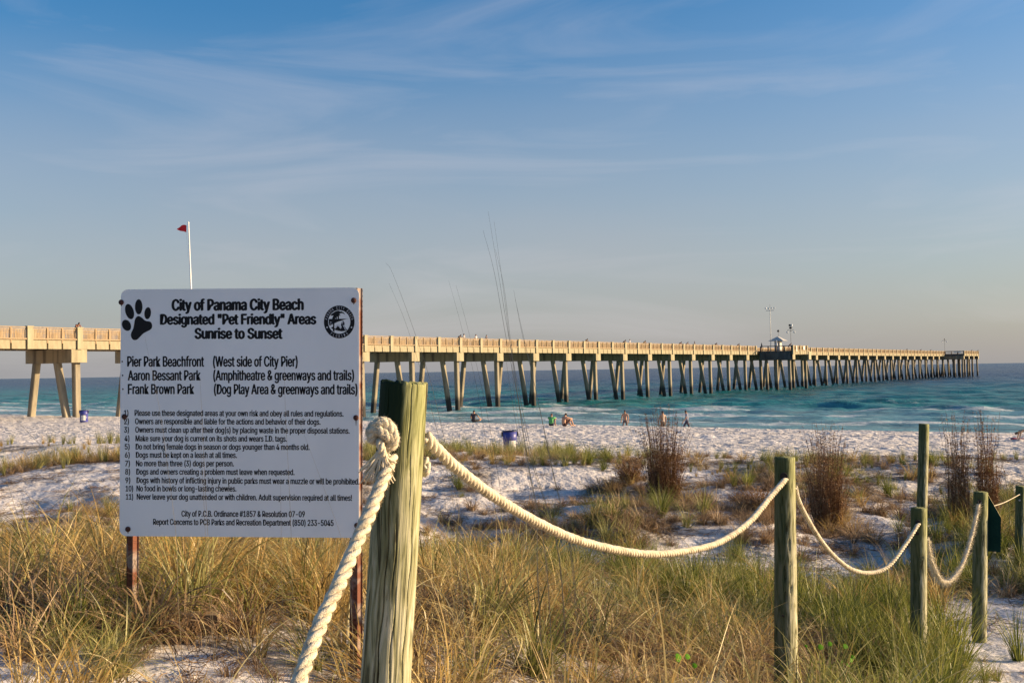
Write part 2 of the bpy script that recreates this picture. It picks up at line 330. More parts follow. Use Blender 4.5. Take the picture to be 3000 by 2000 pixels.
    caps = noise(comb(s, math_('MULTIPLY', tt, .65)), .33, 8, .3, .66)
    caps = math_('MULTIPLY', rng_(caps, .66, .71), rng_(noise(comb(s, tt), .03, 2), .42, .6, 0, .8))
    allf = math_('MAXIMUM', foam, math_('MULTIPLY', caps, .55))
    mx = n.new('ShaderNodeMix'); mx.data_type = 'RGBA'; l.new(allf, mx.inputs[0]); l.new(hs.outputs[0], mx.inputs[6]); mx.inputs[7].default_value = (.70,.72,.74,1)
    l.new(mx.outputs[2], b.inputs['Base Color'])
    l.new(rng_(allf, 0, 1, .22, .85), b.inputs['Roughness']); b.inputs['IOR'].default_value = 1.33
    b.inputs['Specular IOR Level'].default_value = .10
    # ripples
    h1 = noise(comb(s, math_('MULTIPLY', tt, .7)), .55, 10, .2, .66); h2 = noise(comb(s, math_('MULTIPLY', tt, .4)), .09, 3)
    hh = math_('ADD', math_('MULTIPLY', h1, .9), math_('MULTIPLY', h2, 1.6))
    bp = n.new('ShaderNodeBump'); bp.inputs['Distance'].default_value = .85; bp.inputs['Strength'].default_value = 1; l.new(hh, bp.inputs['Height']); l.new(bp.outputs[0], b.inputs['Normal'])
    return m
wr = np.concatenate([np.geomspace(62, 200, 230), np.geomspace(201, 700, 130), np.geomspace(710, 9500, 70)])
polar('sea_water', wr, angset(620, 34, 24, 125), wave, water_mat())
# ---------------------------------------------------------------- pier
RAILZ = CAM_Z+4.13; DECKZ = RAILZ-1.05; FBOT = RAILZ-1.83; CAPB = FBOT-1.13; BAY = 9.14
P0 = Vector((-12.18, 127.94, 0)); AZ = math.atan2(UX, UY)
pier = empty('fishing_pier', P0, 'long concrete fishing pier with timber railings running out to sea', 'pier')
pier.rotation_euler = (0, 0, -AZ)       # local +Y runs out to sea, local +X comes towards the camera side
NB0, NB1 = -9, 37
# local: x = -w (w away from the camera side); near face at x=0
WID = 6.7
def part(name, me, parent, loc=(0,0,0), rz=0): return link(name, me, parent, loc, (0, 0, rz))
m_deck = MB().box(-WID+.12, -.12, NB0*BAY, 36.35*BAY, DECKZ-.28, DECKZ).build('deck', M_deck, pier)
# two long edge girders under the deck
for x in (-1.2, -WID+.6): MB().box(x, x+.5, NB0*BAY, 36.35*BAY, FBOT, DECKZ-.281).build('girder', M_capm, pier)
me_cap = mesh('pile_cap', *[(lambda b: (b.v, b.f))(MB().box(-WID, .02, 0, 1.5, CAPB, FBOT-.002))][0], M_capm)
me_capend = mesh('cap_end', *[(lambda b: (b.v, b.f))(MB().box(.021, .05, .01, 1.49, CAPB+.01, FBOT-.01))][0], M_conc)
def pile_me(x0, x1, y0, y1, a=.275):
    v = []
    for (cx, cy, z) in ((x1, y1, -3.5), (x0, y0, CAPB-.002)):
        for dx, dy in ((-a,-a),(a,-a),(a,a),(-a,a)):
            v.append((cx+dx, cy+dy, z))
    v2 = []  # chamfered corners
    for lvl in (0, 1):
        q = v[lvl*4:lvl*4+4]; c = sum((Vector(p) for p in q), Vector())/4
        for i in range(4):
            p = Vector(q[i]); pa = Vector(q[i-1]); pb = Vector(q[(i+1) % 4])
            v2 += [p.lerp(pa, .12), p.lerp(pb, .12)]
    f = [(i, (i+1) % 8, 8+(i+1) % 8, 8+i) for i in range(8)]+[tuple(range(7,-1,-1)), tuple(range(8,16))]
    return mesh('pile', v2, f, M_pile)
me_piles = [pile_me(-.75, -.6, .95, 1.0), pile_me(-2.6, -1.0, .42, .42), pile_me(-WID+.6, -WID-.6, .75, .75)]
me_piles_shore = [me_piles[0], pile_me(-2.5, .2, .36, .36), pile_me(-WID+.5, -WID-1.3, .75, .75)]
for n in range(NB0, 37):
    part('pile_cap', me_cap, pier, (0, n*BAY, 0)); part('cap_end', me_capend, pier, (0, n*BAY, 0))
    for mp_ in (me_piles if n > -2 else me_piles_shore): part('pile', mp_, pier, (0, n*BAY, 0))
# railing: pilasters, posts, rails, pickets, fascia panels
HB = BAY/2; PW = .5; SEC = (HB-PW)/3
b = MB().box(-.10, .22, -PW/2, PW/2, FBOT, RAILZ-.01); b.box(-.13, .26, -PW/2-.04, PW/2+.04, RAILZ-.06, RAILZ+.06); me_pil = mesh('pilaster', b.v, b.f, M_conc)
me_fas = mesh('fascia_panel', *[(lambda b: (b.v, b.f))(MB().box(-.12, .07, .08, SEC-.08, FBOT+.01, DECKZ-.05))][0], M_conc)
me_bod = mesh('edge_beam', *[(lambda b: (b.v, b.f))(MB().box(-.30, -.121, PW/2, HB-PW/2, FBOT+.02, DECKZ-.02))][0], M_capm)
me_top = mesh('top_rail', *[(lambda b: (b.v, b.f))(MB().box(-.09, .13, PW/2, HB-PW/2, RAILZ-.08, RAILZ))][0], M_wood)
me_mid = mesh('upper_rail', *[(lambda b: (b.v, b.f))(MB().box(-.02, .04, PW/2, HB-PW/2, RAILZ-.24, RAILZ-.15))][0], M_wood)
me_low = mesh('lower_rail', *[(lambda b: (b.v, b.f))(MB().box(-.05, .16, PW/2, HB-PW/2, DECKZ+.0, DECKZ+.11))][0], M_wood)
me_post = mesh('rail_post', *[(lambda b: (b.v, b.f))(MB().box(-.04, .10, -.065, .065, DECKZ-.30, RAILZ-.081))][0], M_wood)
b = MB()
for k in range(1, 30):
    y = PW/2+k*(HB-PW)/30; b.box(-.012, .018, y-.030, y+.030, DECKZ+.111, RAILZ-.241)
me_pick = mesh('pickets', b.v, b.f, M_wood)
def rail_run(p0, ang, nsec, with_fascia=True, body=None, last=True, detail=True):
    """railing sections laid end to end from p0; ang turns local +Y"""
    for i in range(nsec):
        sec = bpy.data.objects.new('railing_section', me_top); COL.objects.link(sec); sec.parent = pier
        d = Vector((-math.sin(ang), math.cos(ang), 0)); sec.location = p0+d*(i*HB); sec.rotation_euler = (0, 0, ang)
        link('upper_rail', me_mid, sec); link('lower_rail', me_low, sec)
        k = link('pickets', me_pick, sec); k['kind'] = 'stuff'
        for j in (1, 2): link('rail_post', me_post, sec, (0, PW/2+j*SEC, 0))
        o = link('pilaster', me_pil, pier, p0+d*(i*HB), (0, 0, ang))
        if with_fascia:
            link('edge_beam', me_bod, sec)
            for j in range(3): link('fascia_panel', me_fas, sec, (0, PW/2+j*SEC, 0))
    if last: link('pilaster', me_pil, pier, p0+d*(nsec*HB), (0, 0, ang))
def n2y(n): return n*BAY+.75
# mid platform n 12.85 .. 14.0 protruding 7.2 m; end platform n 33.1 .. 36.3 protruding 6.5
yA, yB = n2y(12.75), n2y(14.0); yC, yD = n2y(33.0), n2y(36.0)
k0 = NB0*2; secs = int(round((yA-n2y(NB0))/HB))
rail_run(Vector((0, n2y(NB0), 0)), 0, int(round((n2y(12.5)-n2y(NB0))/HB)))
rail_run(Vector((0, n2y(14.0), 0)), 0, int(round((yC-n2y(14.0))/HB)))
rail_run(Vector((6.5, yC, 0)), 0, 6)
# far side railing
rail_run(Vector((-WID, n2y(12.5), 0)), math.pi, int(round((n2y(12.5)-n2y(NB0))/HB)), last=True)
rail_run(Vector((-WID, yC, 0)), math.pi, int(round((yC-n2y(14.0))/HB)))
def platform(y0, y1, px_, nm, dark):
    MB().box(-WID-px_, px_-.12, y0, y1, DECKZ-.28, DECKZ-.004).build('platform_deck', M_deck, pier)
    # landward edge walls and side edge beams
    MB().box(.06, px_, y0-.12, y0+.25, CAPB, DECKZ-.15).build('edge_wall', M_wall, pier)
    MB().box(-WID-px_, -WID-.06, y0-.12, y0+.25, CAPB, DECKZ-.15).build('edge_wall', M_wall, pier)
platform(yA, yB, 7.2, 'mid', True); platform(yC, yD+.8, 6.5, 'end', True)
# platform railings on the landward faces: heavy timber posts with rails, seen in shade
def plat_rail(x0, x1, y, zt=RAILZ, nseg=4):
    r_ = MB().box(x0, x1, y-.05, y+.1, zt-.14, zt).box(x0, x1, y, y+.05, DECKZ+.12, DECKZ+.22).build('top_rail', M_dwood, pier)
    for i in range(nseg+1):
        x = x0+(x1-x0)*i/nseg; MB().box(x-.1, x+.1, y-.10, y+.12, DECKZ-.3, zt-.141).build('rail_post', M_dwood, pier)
plat_rail(.3, 7.1, yA-.2); plat_rail(.3, 6.4, yC-.2, RAILZ, 3)
# lit side of the mid platform
sec = rail_run(Vector((7.2, yA+.1, 0)), 0, 2)
MB().box(6.8, 7.27, yA-.12, yA+1.4, CAPB, DECKZ-.16).build('cap_end', M_conc, pier)
MB().box(6.8, 7.27, yB-1.0, yB+.6, CAPB, DECKZ-.16).build('cap_end', M_conc, pier)
MB().box(0.2, 6.79, yB-.9, yB+.5, CAPB, FBOT-.003).build('pile_cap', M_capm, pier)
for (x, y) in ((6.2, yA+.8), (3.4, yA+.8), (6.2, yB-.2), (3.4, yB-.2), (1.2, yA+.8)): link('pile', me_piles[0], pier, (x+.75, y-1.0, 0))
for n in (33, 34, 35, 36):
    MB().box(.055, 6.5, n*BAY, n*BAY+1.5, CAPB, FBOT-.003).build('pile_cap', M_capm, pier)
    MB().box(6.501, 6.55, n*BAY+.01, n*BAY+1.49, CAPB, FBOT-.003).build('cap_end', M_conc, pier)
    for x in (5.9, 3.2): link('pile', me_piles[0], pier, (x+.75, n*BAY-.1, 0))
# end rail across the tip
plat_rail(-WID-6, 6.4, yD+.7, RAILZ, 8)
def loc(x, y, z=DECKZ):                    # pier frame -> world
    c, s_ = math.cos(-AZ), math.sin(-AZ); return Vector((P0.x+x*c-y*s_, P0.y+x*s_+y*c, z))
# white panels hung on the platform railing
for (x, y, w, h, z0) in ((7.36, yA+2.2, .55, 1.25, DECKZ-.25), (7.36, yA+7.0, 1.0, .8, DECKZ+.15)):
    o = MB().box(x-.02, x+.03, y-w/2, y+w/2, z0, z0+h).build('notice_board', M_label); o.matrix_world = pier.matrix_basis
    tag(o, 'tall pale notice board on the sunlit platform railing' if w < .8 else 'wide pale notice board low on the platform railing', 'notice board')
for (x, w) in ((2.0, 1.5), (3.7, .9), (5.0, 1.1)):
    o = MB().box(x-w/2, x+w/2, yC-.38, yC-.33, DECKZ+.45, DECKZ+.85 if x > 2.5 else DECKZ+.52).build('notice_board', M_label); o.matrix_world = pier.matrix_basis
    tag(o, {2.0: 'thin pale strip board on the shaded end platform', 3.7: 'small pale board in the middle of the end platform railing', 5.0: 'pale board near the outer corner of the end platform'}[x], 'notice board')
# shelter
sh = empty('shelter', loc(3.2, yA+2.6), 'small white hut with a pitched roof on the pier platform', 'hut', rz=-AZ)
b = MB().box(-.6, .6, -.6, .6, 0, 2.1); b.build('wall', M_hut, sh)
b = MB(); b.add([(-1.7,-1.4,2.1),(1.7,-1.4,2.1),(1.7,1.4,2.1),(-1.7,1.4,2.1),(-.05,-.3,3.05),(.05,-.3,3.05),(.05,.3,3.05),(-.05,.3,3.05)],
      [(3,2,1,0),(4,5,6,7),(0,1,5,4),(1,2,6,5),(2,3,7,6),(3,0,4,7)]); b.build('roof', M_hut, sh)
MB().box(-.25, .25, -.612, -.60, .9, 1.6).build('window', M_hole, sh)
MB().tube([(.1,0,3.02),(.1,0,4.1)], .03).build('finial', M_dark, sh); MB().lathe([(.02,0),(.24,.05),(.26,.3),(.05,.5),(.01,.55)], 10, (.1,0,4.0)).build('lantern', M_dark, sh)
# mast and lamps
ms = empty('light_mast', loc(2.2, yA+.9), 'tall white mast with a cluster of floodlights above the hut', 'light mast', rz=-AZ)
MB().tube([(0,0,0),(0,0,8.9)], [.09,.06], 10).build('pole', M_galv, ms)
MB().tube([(-.9,0,8.6),(.9,0,8.6)], .05).build('crossbar', M_galv, ms)
for x in (-.95, -.3, .35, .95): MB().lathe([(.02,-.12),(.16,-.08),(.20,.2),(.02,.24)], 10, (x, 0, 8.95+abs(x)*.1)).build('floodlight', M_lamp, ms)
MB().tube([(0,0,8.9),(0,0,9.9)], .03).build('antenna', M_dark, ms)
def lamp(px_, py_, h, lbl, spk):
    l_ = empty('lamp_post', loc(px_, py_), lbl, 'lamp post', 'lamp posts on the pier', rz=-AZ)
    MB().tube([(0,0,0),(0,0,h)], [.05,.035], 8).build('pole', M_dark, l_)
    for s_ in (-1, 1):
        MB().tube([(0,0,h),(s_*.4,0,h+.35),(s_*.7,0,h+.3),(s_*.75,0,h-.05)], .035, 6).build('arm', M_dark, l_)
        MB().lathe([(.02,-.35),(.2,-.25),(.2,0),(.04,.08)], 10, (s_*.75, 0, h-.05)).build('globe', M_lamp, l_)
    if spk:
        MB().box(-.26,.26,-.15,.15,h+.55,h+.95).box(-.36,.0,-.15,.15,h+1.1,h+1.5).build('loudspeaker', M_dark, l_); MB().box(.08,.38,-.15,.15,h+1.1,h+1.5).build('camera_box', M_lamp, l_)
        MB().tube([(0,0,h),(0,0,h+1.4)], .05).build('mount', M_dark, l_)
    else: MB().lathe([(.03,0),(.15,.2),(.14,.6),(.02,.7)], 8, (0,0,h+.3)).build('finial', M_dark, l_)
lamp(6.7, yA+.6, 4.0, 'lamp post with loudspeakers at the corner of the middle platform', True)
lamp(.3, yC-1.0, 4.6, 'thin lamp post with two arms near the end of the pier', False)
# closed umbrella and bench on the platform
u_ = MB().tube([(0,0,0),(0,0,2.2)], .03).build('closed_umbrella', M_dark); u_.location = loc(3.6, yA+.6)-Vector((0,0,0)); tag(u_, 'closed grey parasol standing beside the hut on the pier', 'umbrella')
MB().lathe([(.28,.9),(.24,1.3),(.08,2.1),(.01,2.3)], 8).build('canopy', M_galv, u_)
# ---------------------------------------------------------------- people
_pm = {}
def cm(c, nm):
    k = (c, nm)
    if k not in _pm: _pm[k] = mat(nm, c, .8)
    return _pm[k]
def skel(pose):
    # x right, y forward (facing +y), z up; metres
    if pose == 'stand':
        J = dict(pelvis=(0,0,.95), waist=(0,0,1.1), chest=(0,0,1.32), neck=(0,.0,1.50), head=(0,.02,1.60), crown=(0,.01,1.72))
        for s, n in ((-1,'l'),(1,'r')):
            J.update({n+'sh': (s*.18,0,1.42), n+'el': (s*.26,.02,1.13), n+'wr': (s*.27,.12,.90), n+'hd': (s*.27,.16,.82),
                      n+'hip': (s*.09,0,.92), n+'kn': (s*.11,.03*s,.50), n+'an': (s*.12,-.04*s,.09), n+'to': (s*.13,.14-.04*s,.03)})
    elif pose == 'lean':
        J = dict(pelvis=(0,-.25,.92), waist=(0,-.15,1.08), chest=(0,.05,1.25), neck=(0,.22,1.36), head=(0,.30,1.42), crown=(0,.34,1.53))
        for s, n in ((-1,'l'),(1,'r')):
            J.update({n+'sh': (s*.18,.12,1.32), n+'el': (s*.24,.26,1.10), n+'wr': (s*.12,.46,1.09), n+'hd': (s*.06,.52,1.10),
                      n+'hip': (s*.09,-.25,.90), n+'kn': (s*.11,-.2,.48), n+'an': (s*.12,-.28,.08), n+'to': (s*.13,-.12,.03)})
    elif pose == 'walk':
        J = dict(pelvis=(0,0,.93), waist=(0,.01,1.08), chest=(0,.03,1.30), neck=(0,.05,1.48), head=(0,.08,1.58), crown=(0,.07,1.70))
        for s, n in ((-1,'l'),(1,'r')):
            J.update({n+'sh': (s*.18,.02,1.40), n+'el': (s*.27,-.12*s,1.13), n+'wr': (s*.30,.12-.2*s,.92), n+'hd': (s*.31,.15-.2*s,.84),
                      n+'hip': (s*.09,0,.90), n+'kn': (s*.10,.20*s+.05,.50), n+'an': (s*.10,.25*s-.08,.10), n+'to': (s*.11,.25*s+.07,.04)})
    elif pose == 'sit':       # knees up, arms round the knees
        J = dict(pelvis=(0,0,.11), waist=(0,-.04,.26), chest=(0,.02,.46), neck=(0,.10,.62), head=(0,.16,.69), crown=(0,.18,.80))
        for s, n in ((-1,'l'),(1,'r')):
            J.update({n+'sh': (s*.18,.06,.55), n+'el': (s*.25,.32,.47), n+'wr': (s*.12,.53,.46), n+'hd': (s*.04,.57,.46),
                      n+'hip': (s*.09,.03,.11), n+'kn': (s*.14,.42,.44), n+'an': (s*.12,.60,.08), n+'to': (s*.12,.76,.03)})
    elif pose == 'cross':     # cross-legged, leaning a little, forearms on the knees
        J = dict(pelvis=(0,0,.11), waist=(0,-.02,.28), chest=(0,0,.49), neck=(0,.03,.66), head=(0,.06,.74), crown=(0,.06,.86))
        for s, n in ((-1,'l'),(1,'r')):
            J.update({n+'sh': (s*.19,.02,.58), n+'el': (s*.30,.16,.36), n+'wr': (s*.34,.38,.24), n+'hd': (s*.36,.46,.22),
                      n+'hip': (s*.09,.03,.11), n+'kn': (s*.36,.36,.17), n+'an': (s*-.04,.44+.06*s,.08), n+'to': (s*-.16,.44+.06*s,.06)})
    else:                     # kneel: on hands and knees, child size
        J = dict(pelvis=(0,-.24,.36), waist=(0,-.10,.43), chest=(0,.08,.41), neck=(0,.19,.35), head=(0,.26,.30), crown=(0,.34,.27))
        for s, n in ((-1,'l'),(1,'r')):
            J.update({n+'sh': (s*.12,.12,.35), n+'el': (s*.15,.16,.19), n+'wr': (s*.14,.20,.06), n+'hd': (s*.14,.26,.03),
                      n+'hip': (s*.07,-.24,.32), n+'kn': (s*.09,-.18,.06), n+'an': (s*.09,-.46,.05), n+'to': (s*.09,-.56,.03)})
    return J
def person(label, pose, at, facing, skin, top, bottom, hair, scale=1.0, group=None, top_len='tee', fingers=True):
    J = skel(pose); names = list(J)
    rad = dict(pelvis=(.15,.11), waist=(.13,.10), chest=(.16,.11), neck=(.055,.055), head=(.085,.10), crown=(.06,.07))
    lim = dict(sh=.062, el=.042, wr=.028, hd=.035, hip=.095, kn=.06, an=.04, to=.035)
    ed = [('pelvis','waist'),('waist','chest'),('chest','neck'),('neck','head'),('head','crown')]
    for s in 'lr': ed += [('chest',s+'sh'),(s+'sh',s+'el'),(s+'el',s+'wr'),(s+'wr',s+'hd'),('pelvis',s+'hip'),(s+'hip',s+'kn'),(s+'kn',s+'an'),(s+'an',s+'to')]
    if fingers:
        for s, sg in (('l',-1),('r',1)):
            h = Vector(J[s+'hd']); d = (h-Vector(J[s+'wr'])).normalized(); sd_ = d.cross(Vector((0,0,1))); sd_ = sd_.normalized() if sd_.length > .1 else Vector((0,1,0))
            for i in range(5):
                nm = s+'f%d' % i; o_ = sd_*(.014*(i-2)); ln = (.05,.075,.08,.075,.06)[i]
                if i == 0: o_ = sd_*(-.05); ln = .03
                J[nm] = tuple(h+o_+d*ln+Vector((0,0,-.008))); names.append(nm); ed.append((s+'hd', nm))
    sc = .62 if pose == 'kneel' else 1.0
    me = bpy.data.meshes.new('body'); idx = {n: i for i, n in enumerate(names)}
    me.from_pydata([J[n] for n in names], [(idx[a], idx[b]) for a, b in ed], [])
    o = bpy.data.objects.new('tmp', me); COL.objects.link(o)
    md = o.modifiers.new('skin', 'SKIN'); md.use_smooth_shade = True
    if not me.skin_vertices:
        bpy.context.view_layer.objects.active = o
    sv = me.skin_vertices[0].data
    for n in names:
        if n in rad: r_ = rad[n]
        elif 'f' in n[1:2]: r_ = (.009, .009)
        else: r_ = (lim[n[1:]],)*2
        sv[idx[n]].radius = (r_[0]*sc, r_[1]*sc); sv[idx[n]].use_root = (n == 'pelvis')
    o.modifiers.new('sub', 'SUBSURF').levels = 1
    dg = bpy.context.evaluated_depsgraph_get(); ev = o.evaluated_get(dg); m2 = bpy.data.meshes.new_from_object(ev)
    COL.objects.unlink(o); bpy.data.objects.remove(o)
    m2.materials.clear()
    for mm in (cm(skin, 'skin'), cm(top, 'shirt_cloth'), cm(bottom, 'shorts_cloth'), cm(hair, 'hair')): m2.materials.append(mm)
    segs = [(a, b, Vector(J[a]), Vector(J[b])) for a, b in ed]
    ctr = Vector(J['head'])
    for p in m2.polygons:
        c = p.center; best = None
        for a, b, A, B in segs:
            t = max(0, min(1, (c-A).dot(B-A)/(B-A).length_squared)); d = (A+(B-A)*t-c).length
            if best is None or d < best[0]: best = (d, a, b, t)
        _, a, b, t = best; k = 0; j = b.lstrip('lr') if b[0] in 'lr' and b not in ('l','r') else b
        if (a, b) in (('pelvis','waist'),) : k = 1 if t > .35 or top_len == 'long' else 2
        elif (a, b) == ('waist','chest') or b[1:] == 'sh': k = 1
        elif b[1:] == 'el': k = 1 if (t < .55 or top_len == 'long') else 0
        elif b[1:] == 'hip': k = 2
        elif b[1:] == 'kn': k = 2 if t < .8 else 0
        elif (a, b) == ('chest','neck'): k = 1 if t < .5 else 0
        elif b == 'crown' or (b == 'head' and t > .55 and (c-ctr).y < .02): k = 3
        if top == skin and k == 1: k = 0
        p.material_index = k; p.use_smooth = True
    o = link('person', m2); o.location = at; o.rotation_euler = (0, 0, facing); o.scale = (scale,)*3
    return tag(o, label, 'person', group)
def copy_p(src, label, at, facing, group=None, mats=None):
    o = src.copy(); COL.objects.link(o); o.location = at; o.rotation_euler = (0, 0, facing); o['label'] = label
    if group: o['group'] = group
    if mats:
        o.data = src.data.copy()
        for i, mm in enumerate(mats):
            if mm is not None: o.data.materials[i] = cm(mm, 'cloth')
    return o
SK = (.42,.23,.14)
g = G(1388, 1232); person('person in a dark shirt sitting cross-legged facing the sea near the pier', 'cross', g, R(-25), SK, (.035,.03,.04), (.03,.03,.03), (.012,.01,.01), top_len='tee')
g = G(1615, 1249); person('person in a green shirt sitting on the sand beside a shirtless man', 'sit', g, R(-15), SK, (.10,.38,.12), (.02,.025,.05), (.10,.05,.03), .98)
g = G(1652, 1250); person('shirtless dark-haired man sitting with his arms round his knees', 'sit', g, R(-55), (.50,.28,.18), (.50,.28,.18), (.05,.02,.02), (.012,.01,.01), 1.04)
GP = 'bathers walking along the waterline'
for (px_, Y, ps, fc, tp, bt, lb, s_) in ((1831, 73.5, 'walk', 160, (.45,.26,.18), (.16,.12,.12), 'bather in a dark skirt walking at the water edge right of the seated pair', .98),
                               (1941, 73, 'stand', 20, (.40,.30,.24), (.07,.06,.06), 'bather standing in the shallows behind the tall brown shrub', 1.05),
                               (2012, 70.5, 'walk', 90, (.22,.25,.34), (.05,.05,.09), 'bather in dark shorts wading to the right of the brown shrub', .98)):
    p_ = P(px_, 1200, Y); person(lb, ps, (p_.x, p_.y, gz(p_.x, p_.y)), R(fc), SK, tp, bt, (.03,.02,.02), s_, GP)
g = G(2998, 1290); person('child on hands and knees playing in the sand at the frame edge', 'kneel', g, R(80), (.50,.30,.17), (.50,.30,.17), (.06,.04,.05), (.10,.06,.03), 1.05)
g = G(2970, 1287)
o = MB().lathe([(.0,.0),(.16,.0),(.20,.05),(.12,.10),(.0,.12)], 10).add([(.2,-.03,.02),(.62,-.05,.02),(.62,.05,.02),(.2,.03,.02),(.2,0,.08),(.6,0,.07)], [(0,1,5,4),(2,3,4,5),(1,2,5)]).build('sand_toy', cm((.28,.03,.06), 'toy_plastic')); o.location = g; o.scale = (.8,.7,.7); tag(o, 'dark red toy spade lying in front of the child', 'toy')
# people on the pier, by photo position
GPP = 'people leaning on the pier railing'
base_l = None
pl = [(225, -.7, 'lean', (.16,.05,.04), 'person in maroon on the pier left of the sign board'),
      (1345, -.9, 'lean', (.06,.06,.07), 'person in black on the pier, first of the four behind the seagrass stalks'),
      (1359, -1.6, 'stand', (.45,.45,.45), 'person in pale grey standing on the pier above the seated beach visitor'),
      (1394, -2.0, 'stand', (.6,.6,.6), 'person in a white shirt on the pier between the tall stalks'),
      (1425, -2.6, 'stand', (.12,.12,.15), 'person in dark grey far across the pier deck by the stalks'),
      (1717, -.7, 'lean', (.30,.22,.12), 'person in tan leaning on the pier above the shirtless man'),
      (1828, -.8, 'lean', (.05,.05,.09), 'person in navy bending over the pier railing before the brown shrub'),
      (1845, -1.8, 'stand', (.55,.55,.58), 'person in white just behind the bending angler on the pier'),
      (1887, -.7, 'lean', (.40,.28,.14), 'person in beige leaning on the pier, alone between two groups'),
      (1992, -.8, 'lean', (.09,.02,.03), 'person in dark red on the pier above the brown shrub'),
      (2012, -1.0, 'lean', (.5,.5,.5), 'person in white on the pier beside the one in dark red'),
      (2035, -1.4, 'stand', (.07,.09,.15), 'person in dark blue standing on the pier past the shrub'),
      (2096, -.8, 'lean', (.08,.03,.03), 'person in brown stooping on the pier midway to the platform'),
      (2162, -.8, 'lean', (.12,.05,.04), 'person in rust colour on the pier just before the platform'),
      (2231, .6, 'stand', (.03,.03,.04), 'person in black where the middle platform begins'),
      (2314, 6.4, 'lean', (.20,.03,.03), 'person in red at the outer corner of the middle platform'),
      (2655, -.8, 'lean', (.10,.04,.04), 'person in dark red on the far pier, first of the distant row'),
      (2696, -.9, 'lean', (.05,.04,.05), 'person in black on the far pier, second of the distant row'),
      (2725, -1.0, 'lean', (.20,.12,.06), 'person in brown on the far pier just before the end platform'),
      (2845, 5.7, 'lean', (.06,.03,.04), 'person in black at the sunlit end of the pier'),
      (2863, 5.7, 'lean', (.12,.05,.03), 'person in dark brown at the very tip of the pier')]
src = {}
for (px_, lx, ps, tp, lb) in pl:
    # pier-local y where the line x=lx crosses this photo column
    tx = (px_-1500)/FPX; c0 = loc(lx, 0); yy = (tx*c0.y-c0.x)/(UX-tx*UY)
    at = loc(lx, yy)
    if ps not in src: src[ps] = person(lb, ps, at, R(-90)-AZ, SK, tp, (.05,.05,.07), (.03,.02,.015), 1.02, GPP, fingers=False)
    else: copy_p(src[ps], lb, at, R(-90)-AZ+random.uniform(-.3,.3), GPP, (None, tp, None, None))
# ---------------------------------------------------------------- barrels and flag
def barrel(at, r, h, label, rz):
    e = empty('waste_barrel', at, label, 'barrel', 'blue waste barrels on the beach', rz)
    MB().lathe([(0,.0),(r*.9,.0),(r*.94,.03),(r*.92,h*.3),(r*.96,h*.33),(r*.92,h*.37),(r*.93,h*.6),(r*.96,h*.63),(r,h*.67),(r*1.02,h),(r*.9,h),(r*.88,h*.5),(0,h*.45)], 28).build('drum', M_blue, e, True)
    MB().lathe([(r*1.02,h-.01),(r*1.07,h),(r*1.06,h+.03),(r*.9,h+.03),(r*.88,h-.12)], 28).build('rim', M_bag, e, True)
    a0, a1 = R(-105), R(-42); n_ = 8; v = []
    for i in range(n_+1):
        a = a0+(a1-a0)*i/n_
        for z in (h*.14, h*.60): v.append((r*.985*math.cos(a), r*.985*math.sin(a), z))
    MB().add(v, [(2*i, 2*i+2, 2*i+3, 2*i+1) for i in range(n_)]).build('label', M_label, e, True)
    for s_ in (-1, 1): MB().box(s_*r*1.04-.04, s_*r*1.04+.04, -.06, .06, h*.78, h*.98).build('handle', M_bag, e)
g = G(1494, 1329); barrel(g, .285, .90, 'blue waste barrel standing behind the rope and dune grass', R(10))
g = G(246, 1236); barrel(g, .31, .86, 'blue waste barrel by the pier piles at the far left', R(-5))
bx = P(552, 652, 50); bz = P(560, 848, 50); dirn = (bz-bx).normalized(); k = (bx.z-gz(bx.x, bx.y))/-dirn.z; base = bx+dirn*k; base.z = gz(base.x, base.y)-.3
fl = empty('flagpole', base, 'white beach flagpole with a small red flag above the sign', 'flagpole')
MB().tube([(0,0,0), tuple(bx-base)], [.065,.03], 10).build('pole', M_white, fl, True)
MB().lathe([(.0,-.03),(.05,0),(.0,.05)], 8, tuple(bx-base)).build('finial', M_white, fl, True)
# flag: a rippling cloth, hoist edge near the pole
v = []; nx, nz = 14, 8
h0 = P(546.5, 660.5, 50)-base; h1 = P(546, 681, 50)-base; t0 = P(522, 668, 50)-base; t1 = P(519, 673, 50)-base
for i in range(nx+1):
    for j in range(nz+1):
        a = i/nx; c = j/nz; bow = 1-(1-a)**1.0
        top = h0.lerp(t0, a)+Vector((0, 0, .075*math.sin(a*math.pi)*1.0)); bot = h1.lerp(t1, a)+Vector((0, 0, .0*a))
        q = top.lerp(bot, c)+Vector((0, .06*math.sin(a*9+c*2.2)*a, .01*math.sin(a*7)))
        v.append(q)
f = [(i*(nz+1)+j, (i+1)*(nz+1)+j, (i+1)*(nz+1)+j+1, i*(nz+1)+j+1) for i in range(nx) for j in range(nz)]
link('flag', mesh('flag', v, f, M_red, True), fl)
MB().tube([bx-base+Vector((0,0,-.05)), h0, h1, h1+Vector((.06,0,-1.2))], .004, 4).build('halyard', M_white, fl)
